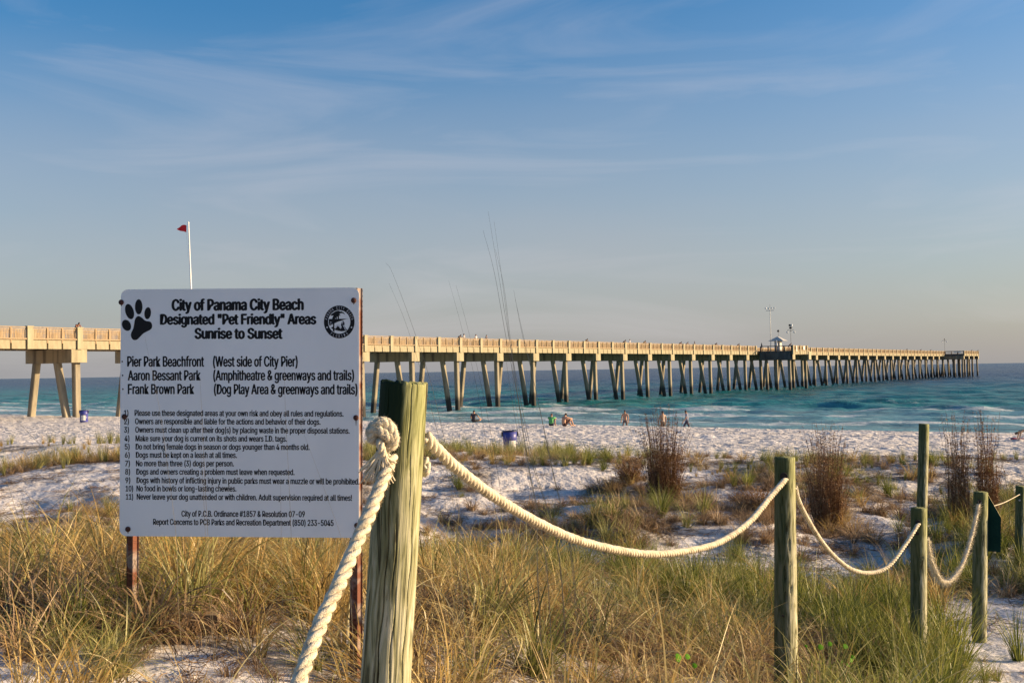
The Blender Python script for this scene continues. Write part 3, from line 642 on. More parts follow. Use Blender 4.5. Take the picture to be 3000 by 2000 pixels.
# ---------------------------------------------------------------- posts
def wood_mat(name, big):
    m = bpy.data.materials.new(name); m.use_nodes = True; t, n, l = nodes_of(m); b = n['Principled BSDF']; b.inputs['Roughness'].default_value = .85; b.inputs['Specular IOR Level'].default_value = .2
    c = n.new('ShaderNodeTexCoord')
    def nz_(st, sc, det=6, dist=0.):
        mp = n.new('ShaderNodeMapping'); mp.inputs['Scale'].default_value = st; l.new(c.outputs['Object'], mp.inputs[0])
        q = n.new('ShaderNodeTexNoise'); q.inputs['Scale'].default_value = sc; q.inputs['Detail'].default_value = det; q.inputs['Distortion'].default_value = dist; l.new(mp.outputs[0], q.inputs['Vector']); return q.outputs[0]
    r = n.new('ShaderNodeValToRGB'); e = r.color_ramp.elements
    e[0].position = .34; e[0].color = (.10,.095,.05,1); e[1].position = .68; e[1].color = (.55,.51,.37,1)
    q = e.new(.43); q.color = (.27,.26,.14,1); q = e.new(.55); q.color = (.42,.40,.26,1)
    l.new(nz_((1,1,.13), 34 if big else 38, 10, 1.1), r.inputs[0])
    # greener towards the head of the post (algae)
    s = n.new('ShaderNodeSeparateXYZ'); l.new(c.outputs['Object'], s.inputs[0])
    zz = n.new('ShaderNodeMath'); zz.operation = 'MULTIPLY_ADD'; zz.inputs[1].default_value = .45; l.new(nz_((1,1,.4), 7, 4), zz.inputs[0]); l.new(s.outputs[2], zz.inputs[2])
    gr = n.new('ShaderNodeMapRange'); gr.inputs[1].default_value = -.42; gr.inputs[2].default_value = .12; gr.inputs[4].default_value = .72; l.new(zz.outputs[0], gr.inputs[0])
    mx = n.new('ShaderNodeMix'); mx.data_type = 'RGBA'; mx.blend_type = 'MULTIPLY'; l.new(gr.outputs[0], mx.inputs[0]); l.new(r.outputs[0], mx.inputs[6]); mx.inputs[7].default_value = (.55,.62,.30,1)
    # dark weathered marks
    r2 = n.new('ShaderNodeMapRange'); r2.inputs[1].default_value = .58; r2.inputs[2].default_value = .64; l.new(nz_((1,1,.14), 19, 5, 1.0), r2.inputs[0])
    m2 = n.new('ShaderNodeMix'); m2.data_type = 'RGBA'; l.new(r2.outputs[0], m2.inputs[0]); l.new(mx.outputs[2], m2.inputs[6]); m2.inputs[7].default_value = (.055,.045,.022,1)
    last = m2.outputs[2]
    if big:   # black-green algae stain plus painted shade on the dark side of the head
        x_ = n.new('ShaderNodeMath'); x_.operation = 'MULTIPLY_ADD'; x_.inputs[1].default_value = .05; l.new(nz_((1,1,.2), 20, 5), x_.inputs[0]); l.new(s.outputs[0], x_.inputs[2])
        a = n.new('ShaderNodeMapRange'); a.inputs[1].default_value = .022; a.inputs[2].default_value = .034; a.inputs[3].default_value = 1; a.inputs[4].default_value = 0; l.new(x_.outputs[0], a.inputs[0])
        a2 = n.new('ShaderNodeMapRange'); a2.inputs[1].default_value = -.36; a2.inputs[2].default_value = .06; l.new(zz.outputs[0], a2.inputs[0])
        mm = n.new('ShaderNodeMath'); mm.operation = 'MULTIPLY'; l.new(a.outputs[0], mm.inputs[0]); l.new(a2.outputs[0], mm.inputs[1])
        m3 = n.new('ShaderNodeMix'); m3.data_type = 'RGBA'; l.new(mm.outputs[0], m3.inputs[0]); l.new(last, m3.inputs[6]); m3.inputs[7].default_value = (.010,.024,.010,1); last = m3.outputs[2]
    if not big:   # painted shade with an algae-green tint, on the side away from the sun
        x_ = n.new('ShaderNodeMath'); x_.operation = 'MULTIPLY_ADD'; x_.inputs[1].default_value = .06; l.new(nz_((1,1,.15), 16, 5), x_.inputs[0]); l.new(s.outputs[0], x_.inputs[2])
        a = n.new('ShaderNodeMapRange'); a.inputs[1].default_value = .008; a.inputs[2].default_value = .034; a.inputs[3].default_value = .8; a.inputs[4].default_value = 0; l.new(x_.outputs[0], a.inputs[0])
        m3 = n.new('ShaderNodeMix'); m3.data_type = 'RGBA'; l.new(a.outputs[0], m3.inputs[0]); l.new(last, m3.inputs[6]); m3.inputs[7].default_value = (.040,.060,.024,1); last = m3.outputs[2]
    l.new(last, b.inputs['Base Color'])
    bp = n.new('ShaderNodeBump'); bp.inputs['Distance'].default_value = .005; l.new(nz_((1,1,.04), 120, 8, .5), bp.inputs['Height']); l.new(bp.outputs[0], b.inputs['Normal'])
    return m
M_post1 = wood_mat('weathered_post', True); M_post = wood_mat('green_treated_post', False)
def post(px0, py0, px1, py1, Y, r0, r1, label, m, seg=40, rows=60, crack=True, name='rope_post', tilt_y=0, depth=.35, seedk=0):
    top = P(px0, py0, Y); q = P(px1, py1, Y); d = (q-top).normalized()
    Lg = (top.z-gz(top.x, top.y))/-d.z; 
    base = top+d*Lg; Lg = (top.z-gz(base.x, base.y))/-d.z + depth
    v = []; rows_ = rows
    zax = -d; xax = (Vector((1,0,0))-zax*zax.x).normalized(); yax = zax.cross(xax)
    ang = np.arange(seg)*2*math.pi/seg
    ca, sa = np.cos(ang), np.sin(ang)
    for i in range(rows_+1):
        t = i/rows_; z = -t*Lg
        r = r0+(r1-r0)*min(1, t*1.1)
        f_ = fbm(ca*1.3+seedk*3+8, sa*1.3+z*.7+5, 2)-.5
        g_ = fbm(ca*15+seedk+20, sa*15+z*.9+30, 3)-.5
        rr = r*(1+.04*f_+.024*g_)
        if crack:
            for (a_, w_, dp_, z0, z1) in ((-1.78, .016, .34, -3, -.22), (-1.1, .016, .22, -.24, .01), (-.75, .014, .16, -1.1, -.3), (-2.1, .014, .22, -.5, .01), (-1.45,.014,.2,-.7,-.35), (-1.3,.013,.2,-1.1,-.62), (-.95,.013,.16,-.4,-.2), (-2.4,.013,.2,-1.2,-.5)):
                if z0 < z < z1:
                    dd = np.angle(np.exp(1j*(ang-a_-.05*math.sin(z*9)-.03*math.sin(z*31+a_))))
                    rr = rr*(1-dp_*np.exp(-(dd/w_)**2)*min(1, (z-z0)*8, (z1-z)*8))
        for k in range(seg):
            zz = z+(.008*(float(fbm(ca[k]*9+seedk+9, sa[k]*9+9, 3))-.5)*2 if i < 2 else 0)
            v.append((rr[k]*ca[k], rr[k]*sa[k], zz))
    v.append((0, 0, -.004)); c_ = len(v)-1
    f = [((i+1)*seg+k, (i+1)*seg+(k+1) % seg, i*seg+(k+1) % seg, i*seg+k) for i in range(rows_) for k in range(seg)]
    # bevelled rim then the cut top
    rim = len(v)
    for k in range(seg):
        a = Vector(v[k]); v.append((a.x*.93, a.y*.93, a.z+.004))
    f += [(k, (k+1) % seg, rim+(k+1) % seg, rim+k) for k in range(seg)]
    f += [(rim+k, rim+(k+1) % seg, c_) for k in range(seg)]
    o = link(name, mesh(name, v, f, m, True))
    mm = Matrix((xax, yax, zax)).transposed().to_4x4(); mm.translation = top; o.matrix_world = mm
    tag(o, label, 'post', 'wooden posts of the rope fence'); return o, top, d
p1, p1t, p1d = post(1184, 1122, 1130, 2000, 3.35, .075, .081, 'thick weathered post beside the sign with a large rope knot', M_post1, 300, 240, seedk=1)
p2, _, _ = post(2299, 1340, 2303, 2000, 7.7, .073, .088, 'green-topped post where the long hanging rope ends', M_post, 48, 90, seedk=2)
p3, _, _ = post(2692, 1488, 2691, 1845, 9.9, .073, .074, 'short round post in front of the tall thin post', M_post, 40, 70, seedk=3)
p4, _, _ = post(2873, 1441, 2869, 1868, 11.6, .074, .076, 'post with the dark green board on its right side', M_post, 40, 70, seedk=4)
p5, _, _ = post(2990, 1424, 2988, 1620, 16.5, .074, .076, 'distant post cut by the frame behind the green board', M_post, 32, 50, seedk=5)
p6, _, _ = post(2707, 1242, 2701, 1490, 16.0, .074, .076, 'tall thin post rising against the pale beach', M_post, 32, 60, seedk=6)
def bolt_on(par, px_, py_, Y, r, m=M_hole, nm='rope_hole'):
    p = P(px_, py_, Y); mi = par.matrix_world.inverted()
    o = MB().lathe([(.0,.0),(r,.0),(r*1.1,-.004),(r*.9,-.02)], 14).build(nm, m, par)
    q = mi @ p; o.location = q; o.rotation_euler = (R(90), 0, 0); return o
bolt_on(p2, 2297, 1395, 7.615, .026); bolt_on(p2, 2295, 1804, 7.605, .008, M_hole, 'bolt_hole')
bolt_on(p3, 2690, 1530, 9.82, .022); bolt_on(p3, 2688, 1562, 9.82, .016, M_hole, 'bolt_hole'); bolt_on(p4, 2870, 1470, 11.52, .024)
bolt_on(p5, 2988, 1448, 16.42, .014, M_galv, 'bolt'); bolt_on(p5, 2988, 1465, 16.42, .014, M_galv, 'bolt')
# green board
c1 = [P(2893.5, 1447, 11.62), P(2933, 1516, 11.55), P(2932, 1617, 11.55), P(2895, 1614, 11.62)]
v = list(c1)+[q+Vector((.006, .035, .004)) for q in c1]
gb = MB().add([q-c1[3] for q in v], [(0,1,2,3),(7,6,5,4),(0,4,5,1),(1,5,6,2),(2,6,7,3),(3,7,4,0)]).build('board', M_green)
gbe = empty('green_board', c1[3], 'dark green board with a slanted top fixed to a post', 'board'); gb.parent = gbe
c2 = c1[3]
MB().box(-.045, .01, .0, .05, .08, .14).box(-.045, .01, .0, .05, .50, .56).build('bracket', M_dark, gbe)
MB().add([q-c2 for q in (c1[0]+Vector((0,0,.002)), c1[1]+Vector((0,0,.002)), c1[1]+Vector((.012,.04,.012)), c1[0]+Vector((.012,.04,.012)))], [(0,1,2,3)]).build('edge_trim', mat('trim_wood', (.34,.30,.16), .8), gbe)
# ---------------------------------------------------------------- ropes
def rope_mat():
    m = mat('cotton_rope', (.44,.38,.28), .95, col2=(.74,.66,.50), scale=22, bump=.003, bscale=300, spec=.1, lo=.30, hi=.56)
    return m
M_rope = rope_mat()
M_fray = mat('rope_fibre', (.66,.59,.45), .95, spec=.1)
def catmull(pts, n):
    pts = [Vector(p) for p in pts]; pts = [pts[0]*2-pts[1]]+pts+[pts[-1]*2-pts[-2]]; o = []
    segs = len(pts)-3
    for i in range(segs):
        a, b, c, d = pts[i:i+4]
        for k in range(n):
            t = k/n; o.append(.5*((2*b)+(c-a)*t+(2*a-5*b+4*c-d)*t*t+(3*b-a-3*c+d)*t**3))
    o.append(pts[-2]); return o
def resample(pts, step):
    o = [pts[0]]; acc = 0
    for a, b in zip(pts, pts[1:]):
        ln = (b-a).length
        while acc+ln >= step:
            t = (step-acc)/ln; a = a.lerp(b, t); o.append(a); ln = (b-a).length; acc = 0
        acc += ln
    o.append(pts[-1]); return o
def rope_parts(par, path, R_, pitch, org, nstr=3, seg=8, fuzz=0, flen=.012, name='strand', m=None):
    path = resample(path, max(R_*.28, .006)); n = len(path)
    t0 = (path[1]-path[0]).normalized(); a = t0.orthogonal().normalized(); F = []; s = 0
    for i in range(n):
        t = (path[min(i+1, n-1)]-path[max(i-1, 0)]).normalized(); a = (a-t*a.dot(t)).normalized(); F.append((path[i], t, a.copy(), t.cross(a), s))
        if i < n-1: s += (path[i+1]-path[i]).length
    rs = R_*.50; off = R_*.54
    for k in range(nstr):
        pts = []
        for (p, t, u, w, s) in F:
            th = 2*math.pi*(s/pitch+k/nstr); pts.append(p+(u*math.cos(th)+w*math.sin(th))*off*(1+.08*math.sin(s*31+k))-org)
        MB().tube(pts, [rs*(1+.07*math.sin(i*.9+k)) for i in range(n)], seg).build(name, m or M_rope, par, True)
    if fuzz:
        b = MB()
        for _ in range(fuzz):
            i = random.randrange(n-1); p, t, u, w, s = F[i]; th = random.uniform(0, 6.283); r_ = u*math.cos(th)+w*math.sin(th)
            p0 = p+r_*R_*.88-org; ln = random.uniform(.3, 1)*flen
            q = p0+(r_*random.uniform(.3,1)+t*random.uniform(-1.2,1.2)+Vector((0,0,-.25))).normalized()*ln
            sd_ = t.cross(r_)*.00045+r_*.0002; sd_ *= (3.2 if flen > .02 else 1)
            mid = p0.lerp(q, .5)+Vector((0,0,random.uniform(-.2,.3)))*ln*.4
            b.add([p0-sd_, p0+sd_, mid+sd_*.8, mid-sd_*.8, q], [(0,1,2,3),(3,2,4)])
        o = b.build('fibres', M_fray, par); o['kind'] = 'stuff'
D = 3000/2352
def dpts(lst): return [P(x*D, y*D, Y) for x, y, Y in lst]
RG = 'ropes strung between the posts'
# near rope hanging towards the camera
pa = dpts([(898,1048,3.20),(884,1090,3.15),(858,1155,3.08),(824,1235,3.0),(783,1330,2.9),(738,1428,2.79),(688,1560,2.66),(655,1680,2.55),(625,1830,2.44)])
ra = empty('rope', pa[0], 'thick white rope running down left from the knot on the nearest post', 'rope', RG)
rope_parts(ra, catmull(pa, 16), .0205, .115, pa[0], fuzz=6500, flen=.012, seg=10)
# its knot: turns of rope wound over each other
kc = P(1122, 1268, 3.19)
kn = empty('rope_knot', kc, 'fat fraying rope knot tied on the front of the nearest post', 'knot')
def coil(c, rx, rz, tilt, ph, turns, depth):
    pts = []
    for i in range(int(28*turns)+1):
        a = ph+2*math.pi*i/28; q = Vector((rx*math.cos(a), depth*math.sin(a*.5+ph)-.004*i/28, rz*math.sin(a)))
        q.rotate(Euler((0, tilt, 0))); pts.append(c+q)
    return pts
for (cx, cz, rx, rz, tl, ph, tn, dp) in ((-.012,.004,.024,.027,.5,.2,1.1,.012), (.014,-.008,.021,.031,-.35,1.5,1.05,.014)):
    rope_parts(kn, coil(kc+Vector((cx, -.012, cz)), rx, rz, tl, ph, tn, dp), .0165, .06, kc, fuzz=1500, flen=.013, seg=8)
rope_parts(kn, catmull([kc+Vector(q) for q in ((.030,.010,-.03),(.026,-.022,.016),(.004,-.034,.036),(-.02,-.034,.018),(-.03,-.02,-.022))], 10), .0165, .06, kc, fuzz=1100, flen=.013)
rope_parts(kn, catmull([kc+Vector(q) for q in ((-.036,-.012,.004),(-.010,-.040,.012),(.018,-.040,-.008),(.034,-.014,-.03))], 10), .0165, .06, kc, fuzz=1100, flen=.013)
rope_parts(kn, catmull([kc+Vector(q) for q in ((.0,.004,-.02),(-.004,-.045,-.026),(.002,-.044,-.05),(.006,-.02,-.075))], 10), .013, .05, kc, fuzz=150, flen=.008)
b = MB()
for _ in range(46):            # frayed ends hanging below
    side = random.random() < .45
    p0 = Vector((random.uniform(-.012,.012), -.036, -.048)); ln = random.uniform(.05,.105)
    dx = random.uniform(-.055,-.02) if side else random.uniform(-.02,.032)
    pts = [p0, p0+Vector((dx*.35,-.006,-ln*.35)), p0+Vector((dx*.8,-.004+random.uniform(-.01,.01),-ln*.7)), p0+Vector((dx*1.2,random.uniform(-.01,.01),-ln))]
    b.tube(catmull(pts, 4), random.uniform(.0012,.0028), 5)
b.build('frayed_end', M_fray, kn, True)['kind'] = 'stuff'
b = MB(); b.tube(catmull([Vector((.01,-.03,-.06)), Vector((.02,-.03,-.075)), Vector((.04,-.022,-.088))], 6), .004, 6); b.build('loose_strand', M_rope, kn, True)
# long rope post 1 -> post 2
lst = [(976,1000,3.39),(1000,1028,3.45),(1050,1076,3.62),(1130,1137,3.95),(1230,1197,4.42),(1330,1241,4.9),(1430,1265,5.4),(1500,1272,5.75),(1570,1266,6.1),(1650,1246,6.55),(1720,1199,7.0),(1770,1140,7.38),(1803,1102,7.62),(1808,1096,7.72)]
pb = dpts(lst); rb = empty('rope', pb[0], 'long fuzzy rope sagging from the thick post to the green-topped post', 'rope', RG)
rope_parts(rb, catmull(pb, 14), .0205, .10, pb[0], fuzz=6500, flen=.012, seg=8)
kc2 = P(1243, 1368, 3.40)
k2 = empty('rope_knot', kc2, 'small rope knot peeping out on the right side of the nearest post', 'knot')
rope_parts(k2, coil(kc2, .006, .020, .1, 0, 1.1, .022), .015, .055, kc2, fuzz=200, flen=.008)
# rope post 2 -> post 3
pc = dpts([(1826,1118,7.72),(1834,1150,7.85),(1856,1194,8.1),(1886,1242,8.4),(1920,1281,8.7),(1958,1308,9.0),(2000,1315,9.25),(2040,1300,9.45),(2078,1252,9.65),(2108,1205,9.82),(2113,1198,9.9)])
rc = empty('rope', pc[0], 'shorter white rope sagging between the green-topped post and the short round post', 'rope', RG)
rope_parts(rc, catmull(pc, 10), .019, .10, pc[0], fuzz=1500, flen=.012)
# ragged rope post 3 -> post 4
pd_ = dpts([(2129,1236,9.9),(2134,1272,10.1),(2146,1306,10.3),(2163,1334,10.55),(2185,1331,10.8),(2208,1300,11.05),(2226,1250,11.25),(2240,1195,11.42),(2248,1158,11.53)])
rd = empty('rope', pd_[0], 'badly frayed rope hanging between the short round post and the board post', 'rope', RG)
rope_parts(rd, catmull(pd_, 10), .020, .10, pd_[0], fuzz=2600, flen=.06)
pe = [P(2904, 1484, 11.75), P(2945, 1470, 13.6), P(2987, 1448, 16.4)]
re_ = empty('rope', pe[0], 'thin cord from the green board to the distant post', 'rope', RG)
rope_parts(re_, catmull(pe, 8), .0055, .05, pe[0])
# ---------------------------------------------------------------- sign
QT = [P(341.6,848,5.245), P(1048,841.5,5.165), P(362,1569,5.245), P(1063,1575,5.165)]
sc_ = sum(QT, Vector())/4
su = ((QT[1]-QT[0])+(QT[3]-QT[2])).normalized(); sv_ = ((QT[0]-QT[2])+(QT[1]-QT[3])); sv_ = (sv_-su*sv_.dot(su)).normalized(); sn = su.cross(sv_)  # sn towards camera
SM = Matrix((su, sv_, sn)).transposed().to_4x4(); SM.translation = sc_; SMI = SM.inverted()
def S(px_, py_, z=0.0):
    d = ray(px_, py_); o = Vector((0, 0, CAM_Z)); pc_ = sc_+sn*z; t = (pc_-o).dot(sn)/d.dot(sn); q = SMI @ (o+d*t); return Vector((q.x, q.y, z))
sign = empty('notice_sign', (0,0,0), 'large white pet-friendly beach rules sign with a black paw print', 'sign'); sign.matrix_world = SM
M_panel = mat('sign_white_enamel', (.90,.92,.93), .38, col2=(.82,.84,.85), scale=3.2, stretch=(1,.35,1), lo=.45, hi=.85, spec=.4)
hw = (S(1052,1200).x-S(352,1200).x)/2; hh = (S(700,845).y-S(700,1572).y)/2; cx0 = (S(1052,1200).x+S(352,1200).x)/2; cy0 = (S(700,845).y+S(700,1572).y)/2
v = []; rc_ = .036
for (ax, ay, a0) in ((1,1,0),(-1,1,90),(-1,-1,180),(1,-1,270)):
    for k in range(9):
        a = R(a0+k*90/8); v.append((cx0+ax*(hw-rc_)+rc_*math.cos(a), cy0+ay*(hh-rc_)+rc_*math.sin(a)))
nv = len(v); vv = [(x, y, 0) for x, y in v]+[(x, y, -.003) for x, y in v]
f = [tuple(range(nv)), tuple(range(2*nv-1, nv-1, -1))]+[((k+1) % nv, k, nv+k, nv+(k+1) % nv) for k in range(nv)]
link('panel', mesh('panel', vv, f, M_panel), sign)
import os
FONT = None
try:
    _fp = os.path.join(bpy.utils.resource_path('LOCAL'), 'datafiles', 'fonts', 'Inter.woff2')   # ships with Blender
    if os.path.exists(_fp): FONT = bpy.data.fonts.load(_fp)
except Exception: FONT = None
_ch = []
def capheight():
    if not _ch:
        c = bpy.data.curves.new('t', 'FONT'); c.body = 'H'
        if FONT: c.font = FONT
        o = bpy.data.objects.new('t', c); COL.objects.link(o); me = bpy.data.meshes.new_from_object(o.evaluated_get(bpy.context.evaluated_depsgraph_get())); bpy.data.objects.remove(o)
        _ch.append(max(q.co.y for q in me.vertices))
    return _ch[0]
def text(s, x0, x1, base0, base1, cap, bold, name='lettering'):
    """set a line so that it spans x0..x1 (photo px) on a base line base0..base1 with the given capital height"""
    c = bpy.data.curves.new('t', 'FONT'); c.body = s; c.size = 1
    if FONT: c.font = FONT
    c.size = 1; c.offset = 0; c.resolution_u = 3; c.fill_mode = 'BOTH'; c.extrude = 0
    o = bpy.data.objects.new('t', c); COL.objects.link(o)
    dg = bpy.context.evaluated_depsgraph_get(); me = bpy.data.meshes.new_from_object(o.evaluated_get(dg)); bpy.data.objects.remove(o)
    n = len(me.vertices); co = np.empty(n*3); me.vertices.foreach_get('co', co); co = co.reshape(-1, 3)
    mn, mx_ = co[:, 0].min(), co[:, 0].max(); CAPH = capheight()
    A = S(x0, base0); B = S(x1, base1); C_ = S(x0, base0-cap); ex = (B-A)/(mx_-mn); ey = (C_-A)/CAPH
    new = np.array(A)[None]+(co[:, :1]-mn)*np.array(ex)[None]+co[:, 1:2]*np.array(ey)[None]; new[:, 2] = .0006
    if bold:      # heavier weight: the same outline laid down again a hair to either side
        fs = [tuple(q.vertices) for q in me.polygons]; vs = []; ff = []
        exn = np.array(ex)/Vector(ex).length; eyn = np.array(ey)/Vector(ey).length; d = bold*Vector(ey).length
        for j, (ox, oy) in enumerate(((0, 0), (d, 0), (-d, 0), (0, d*.5), (0, -d*.5), (d*.5, d*.4), (-d*.5, -d*.4))):
            q = new+exn*ox+eyn*oy; q[:, 2] = .0006+.00003*j; vs.append(q); ff += [tuple(a+j*n for a in t) for t in fs]
        return link(name, mesh(name, np.concatenate(vs).tolist(), ff, M_blackink), sign)
    me.vertices.foreach_set('co', new.ravel()); me.materials.clear(); me.materials.append(M_blackink); me.update()
    return link(name, me, sign)
k = 1/3.015
def T1(s, x0, x1, b0, b1, cap, bold, oy=820): text(s, 320+x0*k, 320+x1*k, oy+b0*k, oy+b1*k, cap*k, bold)
T1('City of Panama City Beach', 558, 1712, 269, 263, 96, .042); T1('Designated "Pet Friendly" Areas', 455, 1823, 392, 389, 89, .042); T1('Sunrise to Sunset', 760, 1525, 517, 517, 90, .042)
T1('Pier Park Beachfront', 162, 835, 763, 763, 88, .022); T1('(West side of City Pier)', 920, 1662, 763, 763, 88, .022)
T1('Aaron Bessant Park', 168, 805, 885, 884, 86, .022); T1('(Amphitheatre & greenways and trails)', 922, 2160, 884, 884, 86, .022)
T1('Frank Brown Park', 168, 748, 1005, 1005, 86, .022); T1('(Dog Play Area & greenways and trails)', 928, 2190, 1006, 1008, 86, .022)
rules = ['Please use these designated areas at your own risk and obey all rules and regulations.', 'Owners are responsible and liable for the actions and behavior of their dogs.',
 'Owners must clean up after their dog(s) by placing waste in the proper disposal stations.', 'Make sure your dog is current on its shots and wears I.D. tags.',
 'Do not bring female dogs in season or dogs younger than 4 months old.', 'Dogs must be kept on a leash at all times.', 'No more than three (3) dogs per person.',
 'Dogs and owners creating a problem must leave when requested.', 'Dogs with history of inflicting injury in public parks must wear a muzzle or will be prohibited.',
 'No food in bowls or long-lasting chewies.', 'Never leave your dog unattended or with children. Adult supervision required at all times!']
rx = [(133,168,226,2068,112,119),(133,173,230,1865,186,191),(133,173,232,2122,260,270),(137,177,234,1568,336,340),(139,179,235,1768,409,414),(140,180,237,1127,482,484),(142,182,238,1100,557,558),(143,183,241,1635,630,635),(145,185,243,2208,705,718),(147,210,243,1122,778,780),(149,210,245,2142,851,862)]
for i, (s, q) in enumerate(zip(rules, rx)):
    T1('%d)' % (i+1), q[0], q[1], q[4], q[4], 48, .021, 1180); T1(s, q[2], q[3], q[4], q[5], 50, .021, 1180)
T1('City of P.C.B. Ordinance #1857 & Resolution 07-09', 640, 1727, 1001, 1006, 51, .021, 1180)
T1('Report Concerns to PCB Parks and Recreation Department (850) 233-5045', 390, 1980, 1073, 1084, 51, .021, 1180)
def poly(pts, ox, oy, kk, name, m, z=.0007):
    v = [S(ox+x*kk, oy+y*kk, 0) for x, y in pts]; v = [(q.x, q.y, z) for q in v]
    bm = bmesh.new(); vs = [bm.verts.new(q) for q in v]; fc = bm.faces.new(vs); bmesh.ops.triangulate(bm, faces=[fc]); bm.normal_update()
    if bm.faces and sum(q.normal.z for q in bm.faces) < 0: bmesh.ops.reverse_faces(bm, faces=bm.faces[:])
    me = bpy.data.meshes.new(name); bm.to_mesh(me); bm.free(); me.materials.append(m); return link(name, me, sign)
def ell(cx, cy, a, b_, rot, n=28):
    return [(cx+a*math.cos(t)*math.cos(rot)-b_*math.sin(t)*math.sin(rot), cy+a*math.cos(t)*math.sin(rot)+b_*math.sin(t)*math.cos(rot)) for t in [2*math.pi*i/n for i in range(n)]]
def chaikin(p, it=2):
    for _ in range(it): p = [q for a, b in zip(p, p[1:]+p[:1]) for q in ((a[0]*.75+b[0]*.25, a[1]*.75+b[1]*.25), (a[0]*.25+b[0]*.75, a[1]*.25+b[1]*.75))]
    return p
for (x, y) in ((115,720),(118,842),(121,963)): poly(ell(x, y, 6.5, 7.5, 0, 12), 320, 820, k, 'bullet', M_blackink)
for (x, y, a, b_, r_) in ((180,279,37,69,-.28),(261,237,33,67,0),(340,293,29,53,.10),(153,400,38,51,-.42)): poly(ell(x, y, a, b_, r_), 320, 820, k, 'paw_print', M_blackink)
poly(chaikin([(257,313),(290,333),(320,363),(368,366),(382,400),(374,434),(330,456),(300,472),(272,502),(245,530),(212,531),(193,505),(191,470),(213,432),(220,390),(228,340)]), 320, 820, k, 'paw_print', M_blackink)
# city seal
e_ = 1/7.467
def ring(a0, b0, a1, b1, cx, cy):
    n = 48; v = [S(920+(cx+a*math.cos(2*math.pi*i/n))*e_, 800+(cy+b*math.sin(2*math.pi*i/n))*e_) for a, b in ((a0, b0), (a1, b1)) for i in range(n)]
    v = [(q.x, q.y, .0007) for q in v]; link('seal', mesh('seal', v, [(i, n+i, n+(i+1) % n, (i+1) % n) for i in range(n)], M_blackink), sign)
ring(335, 359, 243, 259, 552, 1066)
M_pw = mat('seal_white', (.66,.68,.74), .4)
for pts in ([(360,930),(385,890),(430,862),(470,835),(530,820),(558,826),(562,838),(605,835),(650,862),(684,908),(655,890),(620,874),(585,876),(556,892),(582,932),(548,925),(545,1000),(520,1000),(515,952),(503,948),(496,1000),(478,1000),(470,975),(458,1000),(395,1003),(412,955),(428,925),(400,928)],
            [(325,1003),(765,996),(700,1003),(610,1035),(520,1062),(445,1098),(340,1148),(322,1090)],
            [(416,1085),(446,1085),(444,1170),(450,1282),(410,1262),(416,1170)],
            [(370,1195),(413,1170),(440,1210),(472,1215),(522,1148),(560,1190),(585,1212),(604,1180),(588,1130),(602,1095),(618,1050),(650,1050),(668,1090),(668,1128),(652,1142),(690,1198),(724,1240),(690,1262),(600,1270),(520,1256),(440,1234),(410,1222)]):
    poly(pts, 920, 800, e_, 'seal_picture', M_blackink)
for pts in ([(448,1200),(515,1118),(530,1128),(462,1216)], [(530,1120),(546,1126),(596,1202),(586,1218),(568,1208)], [(626,1135),(642,1130),(668,1180),(700,1240),(682,1246),(656,1190)], [(622,1060),(636,1056),(640,1090),(618,1112)], [(345,1062),(405,1070),(360,1075)], [(340,1095),(410,1098),(352,1108)]):
    poly(pts, 920, 800, e_, 'seal_picture', M_pw, .0010)
poly(ell(287,1185,17,17,0,14), 920, 800, e_, 'seal_dot', M_pw, .0010); poly(ell(821,1185,17,17,0,14), 920, 800, e_, 'seal_dot', M_pw, .0010)
def arc_text(s, a0, a1, rxx, ryy, h, w, flip):
    vs = []; fs = []
    for i, ch in enumerate(s):
        if ch == ' ': continue
        a = R(a0+(a1-a0)*i/(len(s)-1))
        c = bpy.data.curves.new('t', 'FONT'); c.body = ch
        if FONT: c.font = FONT
        c.resolution_u = 2; o = bpy.data.objects.new('t', c); COL.objects.link(o)
        dg = bpy.context.evaluated_depsgraph_get(); me = bpy.data.meshes.new_from_object(o.evaluated_get(dg)); bpy.data.objects.remove(o)
        xs = [q.co.x for q in me.vertices]; mid = (min(xs)+max(xs))/2; n0 = len(vs)
        for q in me.vertices:
            lx = (q.co.x-mid)*w; ly = (q.co.y/capheight()-.5)*h
            rad_ = 1 if not flip else -1
            # outward and tangential directions on the ellipse, px space (y down)
            ox, oy = math.cos(a), math.sin(a); tx, ty = -math.sin(a)*rad_, math.cos(a)*rad_
            X = 552+ox*(rxx+ly*rad_)+tx*lx; Y = 1066+oy*(ryy+ly*rad_)+ty*lx
            p_ = S(920+X*e_, 800+Y*e_); vs.append((p_.x, p_.y, .0011))
        fs += [tuple(n0+j for j in pg.vertices) for pg in me.polygons]
    link('seal_lettering', mesh('seal_lettering', vs, fs, M_pw), sign)
arc_text('PANAMA CITY BEACH', 192, 348, 290, 310, 58, 62, False); arc_text('FLORIDA', 126, 54, 290, 310, 58, 62, True)
# bolts with their rust runs
for (x, y, oy, st_) in ((107,197,820,18),(2160,180,820,22),(135,120,1180,28),(2180,130,1180,55),(166,1113,1180,22),(2188,1080,1180,0)):
    q = S(320+x*k, oy+y*k); b = MB().lathe([(.0135,.0012),(.0135,.003),(.0115,.006),(.0,.0075)], 16).build('bolt', M_rustl, sign, True); b.location = q
    if st_:
        poly([(x-7,y+14),(x+7,y+14),(x+2.5,y+16+st_),(x-1,y+16+st_)], 320, oy, k, 'rust_run', M_rustl if st_ < 50 else mat('rust_wash', (.30,.28,.28), .6), .0009)
